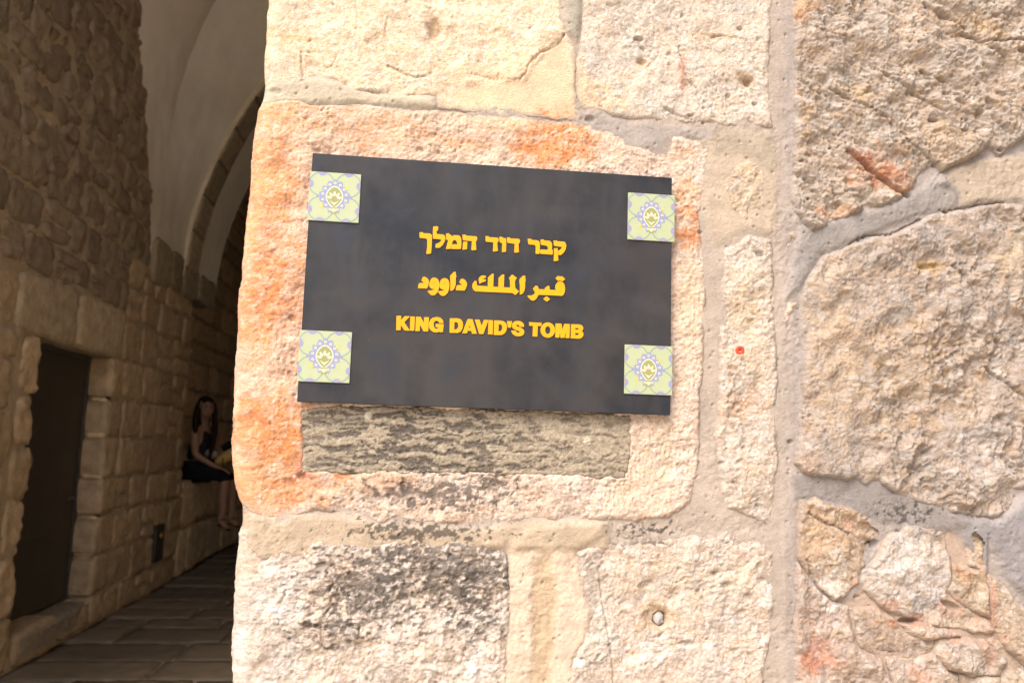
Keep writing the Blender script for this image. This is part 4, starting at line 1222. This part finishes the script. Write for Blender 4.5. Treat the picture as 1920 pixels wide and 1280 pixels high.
# far reveal of the doorway, dressed stones tinted bright to paint in the light they catch
fr_rev = lambda u, v, d: (u, D1 + .035 - d, v)
for i, (a, b) in enumerate([(.21, .47), (.47, .74), (.74, .99), (.99, 1.27), (1.27, 1.55), (1.55, 1.83)]):
    rough_block(fr_rev, XL - .155, XL - .018, a + .004, b - .004, .05, 7000 + i, M_PST, pw, (.84, .62, .36), lump=.012, rnd=.009, n=14, name='jamb_stone')
fr_sill = lambda u, v, d: (u, v, DZ0 - .012 + d)
rough_block(fr_sill, XL - .20, XL + .012, D0 + .01, D1 - .02, .1, 7100, M_PST, pw, (.34, .27, .19), lump=.01, name='sill')

# door leaf
dx = XL - .165
door = empty('door', (dx, D0, DZ0), label='plain dark metal door set low in the left passage wall', cat='door')
bm = bmesh.new(); box(bm, dx - .03, dx, D0 + .02, D1 + .0, DZ0, DZ1 - .02); bm_obj('leaf', bm, M_DARKMETAL, door, bevel=.003)
for y0, y1, z0, z1 in ((D0, D0 + .035, DZ0, DZ1), (D1 - .01, D1 + .03, DZ0, DZ1), (D0 + .036, D1 - .011, DZ1 - .035, DZ1)):
    bm = bmesh.new(); box(bm, dx + .001, dx + .016, y0, y1, z0, z1); bm_obj('frame', bm, M_STEEL, door, bevel=.002)
bm = bmesh.new()
bmesh.ops.create_cone(bm, cap_ends=True, segments=14, radius1=.016, radius2=.012, depth=.03, matrix=Matrix.Translation((dx + .017, D1 - .09, .86)) @ Matrix.Rotation(math.pi / 2, 4, 'Y'))
box(bm, dx + .024, dx + .034, D1 - .19, D1 - .075, .852, .868)
bm_obj('handle', bm, M_STEEL, door)

for z_ in (.52, 1.45):
    bm = bmesh.new(); box(bm, dx + .001, dx + .022, D0 + .036, D0 + .062, z_ - .06, z_ + .06); bm_obj('hinge', bm, M_STEEL, door, bevel=.002)
for z_ in (.62, 1.22):
    bm = bmesh.new(); box(bm, dx + .001, dx + .007, D0 + .07, D1 - .03, z_ - .022, z_ + .022); bm_obj('rail', bm, M_DARKMETAL, door, bevel=.001)
# dark service box low in the wall
vent = empty('wall_box', (XL + .018, 6.04, .40), label='small dark metal box set low in the passage wall near the ledge', cat='box')
bm = bmesh.new(); box(bm, XL - .03, XL + .026, 5.93, 6.16, .25, .55); bm_obj('lid', bm, M_DARKMETAL, vent, bevel=.004)
bm = bmesh.new(); bmesh.ops.create_cone(bm, cap_ends=True, segments=12, radius1=.022, radius2=.020, depth=.012, matrix=Matrix.Translation((XL + .031, 6.06, .46)) @ Matrix.Rotation(math.pi / 2, 4, 'Y'))
bm_obj('lock', bm, material('old_brass', (.45, .26, .07), rough=.4, metallic=.8, var=.1), vent)

# ---- niche beyond y = 6.7: set back wall, stone ledge
XN = XL - .50
niche = empty('niche_wall', (XN, 8, 0), label='set back rough stone wall behind the seated woman', cat='wall')
frn = lambda u, v, d: (XN + d, u, v)
random.seed(5)
n_i = 0
for a, b in rows(.2, 5.4, .22, .36):
    u = 6.65
    while u < 13.6:
        w = random.uniform(.3, .6) * (1 if u < 10 else 1.3)
        rough_block(frn, u + .008, u + w - .008, a + .008, b - .008, .12, 8000 + n_i, M_PST, niche, (.70, .52, .33), lump=.025, n=8, back=3)
        n_i += 1; u += w
bm = bmesh.new(); box(bm, XN - .6, XN - .02, 6.61, 14, 0, 6.52); bm_obj('core', bm, M_PMORT, niche)
# end stones of the tall wall seen edge-on
ledge = empty('stone_ledge', (XL - .2, 7.6, 0), label='rough stone ledge the woman sits on', cat='ledge')
LZ = .885
for i, (a, b, z0, z1) in enumerate([(6.72, 7.34, .42, LZ), (7.34, 8.0, .47, LZ - .01), (8.0, 8.7, .44, LZ), (8.7, 9.6, .42, LZ), (9.6, 10.6, .42, LZ), (10.6, 11.6, .42, LZ),
                                   (6.72, 7.05, 0, .42), (7.05, 7.5, 0, .45), (7.5, 7.9, 0, .44), (7.9, 8.5, 0, .43), (8.5, 9.2, 0, .42), (9.2, 10.2, 0, .42), (10.2, 11.6, 0, .42)]):
    rough_block(lw, a + .008, b - .008, z0 + .008, z1 - .006, .45, 8600 + i, M_PST, ledge, (.74, .56, .36), lump=.022, n=10, name='stone', proud=-.01)
bm = bmesh.new(); box(bm, XN, XL - .055, 6.68, 11.6, 0, LZ - .03); bm_obj('core', bm, M_PMORT, ledge)

# ---- vault
vault = empty('vault', (0, 5.5, 4.5), label='plastered groin vault with stone arch ribs over the passage', cat='vault')
z_t = np.array([2.60, 3.0, 3.6, 4.39, 4.9, 5.4])
CURV1 = np.array([(-2.115, 2.70), (-2.115, 3.0), (-2.105, 3.40), (-2.08, 3.85), (-2.02, 4.292), (-1.832, 4.918), (-1.60, 5.28), (-1.30, 5.60), (-.9, 5.85), (-.3, 6.0), (.4, 6.0), (1.1, 5.8), (1.7, 5.3), (2.1, 4.6), (2.3, 4.0), (2.3, 2.7)])
RIBC = np.array([(-2.125, 2.70), (-2.112, 2.956), (-2.07, 3.301), (-1.94, 3.731), (-1.802, 4.094), (-1.584, 4.51), (-1.30, 4.88), (-.95, 5.15), (-.5, 5.34), (.1, 5.42), (.7, 5.34), (1.2, 5.1), (1.7, 4.6), (2.05, 4.0), (2.25, 3.3), (2.3, 2.7)])


def along(C_, t):
    """point at fraction t of the polyline, smoothed"""
    seg = np.hypot(*np.diff(C_, axis=0).T); s_ = np.concatenate([[0], np.cumsum(seg)]) / seg.sum()
    # resample densely and smooth
    tt = np.linspace(0, 1, 200)
    X_ = np.interp(tt, s_, C_[:, 0]); Z_ = np.interp(tt, s_, C_[:, 1])
    k_ = np.hanning(25); k_ /= k_.sum()
    Xs = np.convolve(np.pad(X_, 12, 'reflect', reflect_type='odd'), k_, 'valid'); Zs = np.convolve(np.pad(Z_, 12, 'reflect', reflect_type='odd'), k_, 'valid')
    return np.interp(t, tt, Xs), np.interp(t, tt, Zs)


YB, YR = 5.403, 6.143


def web_a(a, b):     # a: from wall curve to groin, b: up
    z0 = 2.62 + b * 2.75
    y0 = np.interp(z0, [2.62, 3.0, 3.6, 4.39, 4.9, 5.4], [5.30, 5.20, 4.94, 4.50, 4.14, 3.65])
    x1, z1 = along(CURV1, b * .42)
    return (XL - .02) * (1 - a) + x1 * a, y0 * (1 - a) + YB * a, z0 * (1 - a) + z1 * a


wavy('vault_web', web_a, 24, 60, M_PLASTER, vault)


def web_b(a, b):
    x0, z0 = along(CURV1, b); x1, z1 = along(RIBC, b)
    return x0 * (1 - a) + x1 * a, YB * (1 - a) + YR * a, z0 * (1 - a) + z1 * a


wavy('vault_web', web_b, 20, 110, M_PLASTER, vault)


def offs(C_, t, d):
    x, z = along(C_, t); x2, z2 = along(C_, np.clip(t + .004, 0, 1)); x1, z1 = along(C_, np.clip(t - .004, 0, 1))
    tx, tz = x2 - x1, z2 - z1; l = np.hypot(tx, tz) + 1e-9
    return x + d * tz / l, z - d * tx / l


# rib: separate voussoirs, with a paler strip along the front arrises
NV = 22
for i in range(NV):
    t0, t1 = .012 + i * .976 / NV, .012 + (i + 1) * .976 / NV

    def fr_v(u, v, d, t0=t0, t1=t1):   # u along y, v along arc (0..1), d towards the centre
        x, z = offs(RIBC, t0 + (t1 - t0) * np.clip(v, -.2, 1.2), .048 + d)
        return (x, u + 0 * x, z)
    rough_block(fr_v, YR, YR + .40, .02, .98, .14, 9000 + i, M_PST, vault, (.42, .335, .23), lump=.012, rnd=.016, n=9, name='voussoir', jit=.0)


M_RIB = material('pale_rib_stone', (.66, .54, .37), var=.15, scale=9, bump=.004, bump_scale=20)


def rib_face(a, b):
    x0, z0 = offs(RIBC, b, -.02); x1, z1 = offs(RIBC, b, .034)
    return x0 * (1 - a) + x1 * a, YR - .006 + 0 * a, z0 * (1 - a) + z1 * a


wavy('rib_edge', rib_face, 4, 110, M_RIB, vault, amp=.006, sc=12)


def soffit(a, b):
    x, z = offs(RIBC, b, .035)
    return x + 0 * a, YR + .41 + a * .72, z


wavy('rib_soffit', soffit, 14, 110, M_PLASTER, vault)


def far_face(a, b):
    x0, z0 = offs(RIBC, b, .035)
    return x0, YR + 1.13 + 0 * a, z0 * (1 - a) + 6.6 * a


wavy('rib_wall', far_face, 8, 60, M_PLASTER, vault)


def near_face(a, b):
    x0, z0 = along(CURV1, .30 + b * .70)
    return x0, YB + .001 + 0 * a, z0 * (1 - a) + 6.6 * a


# impost blocks
for i, (a, b) in enumerate([(5.30, 5.78), (5.78, 6.13), (6.14, 6.62), (6.62, 7.27)]):
    rough_block(lw, a + .006, b - .006, 2.50 + .02 * i, 2.86, .15, 9300 + i, M_PST, vault, (.36, .28, .19), lump=.016, name='impost', proud=.03)
bm = bmesh.new(); box(bm, XL - .9, XL - .03, 5.2, 7.27, 2.60, 6.6); bm_obj('core', bm, M_PMORT, vault)

# ceiling, right side, end
ceil = empty('passage_ceiling', (0, 7, 6.5), kind='structure')
bm = bmesh.new(); box(bm, -3.1, 3.2, .1, 14.2, 6.5, 6.7); o = bm_obj('ceiling_slab', bm, M_PLASTER, ceil)
bm = bmesh.new(); box(bm, -3.1, XL - .03, .8, 5.2, 5.35, 6.5); bm_obj('ceiling_haunch', bm, M_PLASTER, ceil)
rw_ = empty('right_passage_wall', (.45, 7, 0), label='right wall of the passage hidden behind the sign pier', cat='wall')
bm = bmesh.new(); box(bm, .45, 3.1, .8, 14.2, 0, 6.5); bm_obj('masonry', bm, M_PLASTER, rw_)  # unseen; set close and pale to keep bounced light in the passage
ew = empty('end_wall', (0, 14, 0), label='dark stone wall closing the far end of the passage', cat='wall')
bm = bmesh.new(); box(bm, -3.3, 2.3, 14.02, 14.3, 0, 6.52); bm_obj('masonry', bm, M_PMORT, ew)

fre = lambda u, v, d: (u, 14.0 - d, v)
random.seed(9)
n_e = 0
for a, b in rows(0, 5.4, .30, .42):
    u = -2.6
    while u < .45:
        w = random.uniform(.4, .7)
        rough_block(fre, u + .008, min(u + w, .5) - .008, a + .008, b - .008, .1, 8900 + n_e, M_PST, ew, (.60, .46, .30), lump=.02, n=7, back=2)
        n_e += 1; u += w
# ---- floor
floor = empty('passage_floor', (0, 5, 0), kind='structure')
random.seed(11)
y = -.2; n = 0
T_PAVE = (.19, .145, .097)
while y < 13.8:
    h = random.uniform(.30, .44) if y > 2 else .5
    x = -2.14 + random.uniform(-.3, 0)
    while x < .45:
        w = random.uniform(.5, .95)
        frp = lambda u, v, d: (u, v, -.004 + d)
        rough_block(frp, max(x, -2.16) + .006, min(x + w, .45) - .006, y + .006, y + h - .006, .06, 9500 + n, M_PAVE, floor, T_PAVE, lump=.010, rnd=.006, n=6, back=2, name='paving_stone', jit=.006)
        n += 1; x += w
    y += h
bm = bmesh.new(); box(bm, -3.1, 3.1, .8, 14.2, -.3, -.018); bm_obj('bedding', bm, M_PMORT, floor)

# ---- the open plaza in front
g = mesh_obj('ground', [(-150, -150, -.02), (150, -150, -.02), (150, .0, -.02), (-150, .0, -.02)], [(0, 1, 2, 3)], M_GROUND, None, smooth=False)
g['kind'] = 'structure'
g2 = mesh_obj('terrain', [(-150, .0, -.36), (150, .0, -.36), (150, 150, -.36), (-150, 150, -.36)], [(0, 1, 2, 3)], M_GROUND, None, smooth=False)
g2['kind'] = 'structure'
corner = empty('reflection_block', (6, -6, 0), label='unseen block added behind the camera at right to darken the sign reflection', cat='helper')
bm = bmesh.new(); box(bm, 1.9, 14, -9, -4.2, -.02, 6.0); bm_obj('masonry', bm, M_GROUND, corner)  # unseen block, added to darken the sign's reflection and the right of the wall


# ================================================================== THE SEATED WOMAN
M_SKIN = material('skin', (.33, .175, .105), rough=.55, var=.06, scale=12)
M_HAIR = material('dark_brown_hair', (.016, .008, .005), rough=.7, spec=.15, var=.25, scale=60, bump=.004, bump_scale=90)
M_TOP = material('black_cotton_top', (.016, .014, .014), rough=.9, var=.15, scale=20)
M_PANTS = material('black_trousers', (.007, .006, .007), rough=.9, var=.15, scale=20)
M_SANDAL = material('dark_leather', (.04, .022, .014), rough=.6, var=.1)
M_LIP = material('lip', (.33, .10, .08), rough=.5, var=0)


def W3(px_, py_, y):
    return Vector(hit(px_, py_, 1, y))


def skin_mesh(name, nodes, edges, mat, parent, sub=2, root=0):
    me = bpy.data.meshes.new(name)
    me.from_pydata([tuple(n[0]) for n in nodes], edges, [])
    tmp = bpy.data.objects.new('tmp', me); COL.objects.link(tmp)
    m = tmp.modifiers.new('s', 'SKIN'); m.use_smooth_shade = True; m.branch_smoothing = .6
    sv = me.skin_vertices[0].data
    for i, n in enumerate(nodes):
        r = n[1]
        sv[i].radius = r if isinstance(r, tuple) else (r, r)
        sv[i].use_root = (i == root)
    s_ = tmp.modifiers.new('ss', 'SUBSURF'); s_.levels = sub; s_.render_levels = sub
    dg = bpy.context.evaluated_depsgraph_get()
    out = bpy.data.meshes.new_from_object(tmp.evaluated_get(dg))
    bpy.data.objects.remove(tmp)
    out.name = name
    out.transform(Matrix.Translation(-world_loc(parent)))
    out.materials.clear(); out.materials.append(mat)
    out.polygons.foreach_set('use_smooth', np.ones(len(out.polygons), dtype=bool))
    o = bpy.data.objects.new(name, out); COL.objects.link(o); o.parent = parent
    return o


def ell(name, c, r, mat, parent, rot=None, sub=3, taper=0):
    bm = bmesh.new()
    bmesh.ops.create_icosphere(bm, subdivisions=sub, radius=1)
    for v in bm.verts:
        k_ = 1 + taper * v.co.z
        v.co = Vector((v.co.x * r[0] * k_, v.co.y * r[1] * k_, v.co.z * r[2]))
    if rot is not None: bmesh.ops.rotate(bm, verts=bm.verts, matrix=rot, cent=(0, 0, 0))
    bmesh.ops.translate(bm, verts=bm.verts, vec=c)
    return bm_obj(name, bm, mat, parent, smooth=True)


pel = W3(370, 868, 7.12)
woman = empty('person', (pel.x, pel.y, .885), label='long haired woman in black top and cropped trousers sitting on the stone ledge', cat='person')
HEAD = W3(387, 763, 7.05)
neckb = W3(381, 797, 7.12)
chest = W3(377, 820, 7.13); waist = W3(372, 847, 7.13)
rs = W3(365, 800, 7.00); ls = W3(399, 800, 7.27)
re_ = W3(366, 853, 6.96); rwr = W3(404, 874, 6.98)
le = W3(408, 845, 7.30); lwr = W3(428, 866, 7.16)
rh = W3(366, 880, 7.04); lh = W3(374, 880, 7.22)
rk = W3(421, 893, 7.02); lk = W3(432, 893, 7.20)
ra = W3(416, 968, 7.02); la_ = W3(435, 966, 7.18)
rt = W3(426, 990, 6.95); lt = W3(446, 984, 7.12)
nodes = [(pel, .115), (waist, (.10, .085)), (chest, (.115, .09)), (neckb, .060), (neckb.lerp(HEAD, .45), .046), (HEAD + Vector((0, 0, -.045)), (.066, .070)), (HEAD + Vector((0, 0, .035)), (.080, .088)), (HEAD + Vector((0, 0, .085)), .055),
         (rs, .050), (re_, .036), (rwr, .024), (ls, .050), (le, .036), (lwr, .024),
         (rh, .088), (rk, .056), (ra, .034), (lh, .088), (lk, .056), (la_, .034), (rt, .026), (lt, .026),
         (rk.lerp(ra, .3), .052), (lk.lerp(la_, .3), .052), (ra + Vector((-.02, .0, -.035)), .032), (la_ + Vector((-.02, 0, -.035)), .032)]
edges = [(0, 1), (1, 2), (2, 3), (3, 4), (4, 5), (5, 6), (6, 7), (2, 8), (8, 9), (9, 10), (2, 11), (11, 12), (12, 13), (0, 14), (14, 15), (15, 22), (22, 16), (16, 24), (24, 20),
         (0, 17), (17, 18), (18, 23), (23, 19), (19, 25), (25, 21)]
# hands: palm then four fingers and a thumb each
for wi, dirv in ((10, Vector((.9, -.1, -.25))), (13, Vector((.8, -.25, -.25)))):
    d_ = dirv.normalized(); w_ = nodes[wi][0]
    pi_ = len(nodes); nodes.append((w_ + d_ * .05, (.030, .016))); edges.append((wi, pi_))
    side = d_.cross(Vector((0, 0, 1))).normalized()
    for q, ln in ((-1.5, .055), (-.5, .068), (.5, .072), (1.5, .062)):
        a = len(nodes)
        nodes.append((w_ + d_ * .085 + side * q * .017, .0088)); nodes.append((w_ + d_ * (.085 + ln * .55) + side * q * .019 + Vector((0, 0, -.008)), .0080)); nodes.append((w_ + d_ * (.085 + ln) + side * q * .019 + Vector((0, 0, -.026)), .0068))
        edges += [(pi_, a), (a, a + 1), (a + 1, a + 2)]
    a = len(nodes)
    nodes.append((w_ + d_ * .045 - side * .034, .010)); nodes.append((w_ + d_ * .08 - side * .045 + Vector((0, 0, -.012)), .0085)); edges += [(pi_, a), (a, a + 1)]
skin_mesh('body', nodes, edges, M_SKIN, woman)
# face looks to the camera, a little to the right
look = (Vector(CAM_POS) - HEAD); look.z = 0; look.normalize()
fr_ = Matrix.Rotation(math.radians(14), 3, 'Z') @ look
rt_ = Vector((0, 0, 1)).cross(fr_).normalized()
up_ = Vector((0, 0, 1))


def face(u, v, w): return HEAD + rt_ * u + up_ * v + fr_ * w


ell('face', face(0, -.02, .030), (.062, .062, .088), M_SKIN, woman, sub=3, taper=.10)
ell('nose', face(0, -.030, .094), (.010, .012, .022), M_SKIN, woman, sub=2)
for s_ in (-1, 1):
    ell('eye', face(s_ * .027, -.002, .0885), (.011, .006, .006), M_HAIR, woman, sub=2, rot=Matrix.Rotation(math.atan2(fr_.y, fr_.x) + math.pi / 2, 3, 'Z'))
    ell('eyebrow', face(s_ * .028, .016, .087), (.016, .005, .003), M_HAIR, woman, sub=2, rot=Matrix.Rotation(math.atan2(fr_.y, fr_.x) + math.pi / 2, 3, 'Z'))
ell('mouth', face(0, -.066, .085), (.020, .006, .006), M_LIP, woman, sub=2, rot=Matrix.Rotation(math.atan2(fr_.y, fr_.x) + math.pi / 2, 3, 'Z'))
hn = [(face(0, .045, -.02), .092), (face(0, .075, -.01), .070), (face(-.075, .02, -.01), .035), (face(-.085, -.06, .0), .033), (face(-.095, -.16, .015), .036), (face(-.09, -.27, .03), .032), (face(-.07, -.36, .05), .018),
      (face(.075, .02, -.01), .035), (face(.082, -.06, .0), .032), (face(.085, -.16, .03), .035), (face(.075, -.28, .06), .034), (face(.055, -.42, .08), .026), (face(.045, -.50, .08), .010),
      (face(0, -.05, -.075), .075), (face(0, -.18, -.09), .075), (face(0, -.30, -.10), .05), (face(0, .075, .055), .040), (face(.05, .05, .05), .030), (face(-.05, .05, .05), .030)]
he = [(0, 1), (0, 2), (2, 3), (3, 4), (4, 5), (5, 6), (0, 7), (7, 8), (8, 9), (9, 10), (10, 11), (11, 12), (0, 13), (13, 14), (14, 15), (1, 16), (16, 17), (16, 18)]
skin_mesh('hair', hn, he, M_HAIR, woman)
tn = [(pel + Vector((0, 0, .01)), .130), (waist, (.112, .098)), (chest, (.127, .102)), (chest.lerp(neckb, .55), (.105, .075)), (rs.lerp(neckb, .35), .040), (ls.lerp(neckb, .35), .040)]
skin_mesh('tank_top', tn, [(0, 1), (1, 2), (2, 3), (3, 4), (3, 5)], M_TOP, woman)
pn = [(pel + Vector((0, 0, -.01)), .128), (rh, .100), (rk, .070), (rk.lerp(ra, .16), .068), (lh, .100), (lk, .070), (lk.lerp(la_, .16), .068), (rh.lerp(rk, .5), .088), (lh.lerp(lk, .5), .088)]
skin_mesh('cropped_trousers', pn, [(0, 1), (1, 7), (7, 2), (2, 3), (0, 4), (4, 8), (8, 5), (5, 6)], M_PANTS, woman)
for a_, t_ in ((ra, rt), (la_, lt)):
    n1 = [(a_ + Vector((-.035, 0, -.075)), (.034, .008)), (a_.lerp(t_, .55) + Vector((0, 0, -.045)), (.036, .008)), (t_ + Vector((.03, 0, -.028)), (.034, .008))]
    so = skin_mesh('sandal', n1, [(0, 1), (1, 2)], M_SANDAL, woman, sub=1)
    st = skin_mesh('strap', [(a_ + Vector((-.034, 0, -.03)), .008), (a_ + Vector((.0, -.036, -.028)), .007), (a_ + Vector((.036, 0, -.03)), .007), (a_ + Vector((0, .036, -.028)), .007)], [(0, 1), (1, 2), (2, 3), (3, 0)], M_SANDAL, woman, sub=1)

# what she holds
M_YEL = material('yellow_cloth', (.62, .40, .11), rough=.8, var=.12, scale=14, bump=.01, bump_scale=16)
M_PINK = material('pale_pink_cloth', (.36, .26, .26), rough=.85, var=.2, scale=22, bump=.01, bump_scale=24)
M_BAG = material('black_bag_cloth', (.012, .011, .012), rough=.7, var=.1)


def soft(name, pts, mat, parent):
    return skin_mesh(name, pts, [(i, i + 1) for i in range(len(pts) - 1)], mat, parent)


c = W3(422, 860, 7.05)
yb = empty('yellow_bag', tuple(c), label='yellow cloth bundle held on the seated woman\'s lap', cat='bag')
soft('bundle', [(W3(402, 868, 7.06), .025), (W3(411, 864, 7.06), (.055, .045)), (W3(424, 856, 7.08), (.085, .06)), (W3(438, 850, 7.10), (.10, .07)), (W3(452, 848, 7.12), (.06, .05))], M_YEL, yb)
soft('strap', [(W3(418, 858, 6.985), .006), (W3(417, 868, 6.98), .006), (W3(420, 878, 6.98), .006)], M_SANDAL, yb)
c = W3(396, 852, 7.12)
pk = empty('scarf', tuple(c), label='crumpled pale pink cloth resting against the woman\'s stomach', cat='scarf')
soft('cloth', [(W3(384, 848, 7.05), .035), (W3(392, 850, 7.05), (.058, .045)), (W3(401, 850, 7.07), (.060, .045)), (W3(408, 856, 7.08), .035)], M_PINK, pk)
c = W3(436, 834, 7.35)
bg = empty('handbag', tuple(c), label='black bag beside the seated woman at the edge of the pier', cat='bag')
soft('bag_body', [(W3(418, 846, 7.36), .05), (W3(430, 836, 7.36), (.10, .07)), (W3(444, 834, 7.36), (.12, .08)), (W3(456, 838, 7.36), .07)], M_BAG, bg)
soft('strap', [(W3(432, 822, 7.33), .010), (W3(440, 802, 7.33), .010), (W3(452, 800, 7.33), .010), (W3(458, 826, 7.33), .010)], M_BAG, bg)
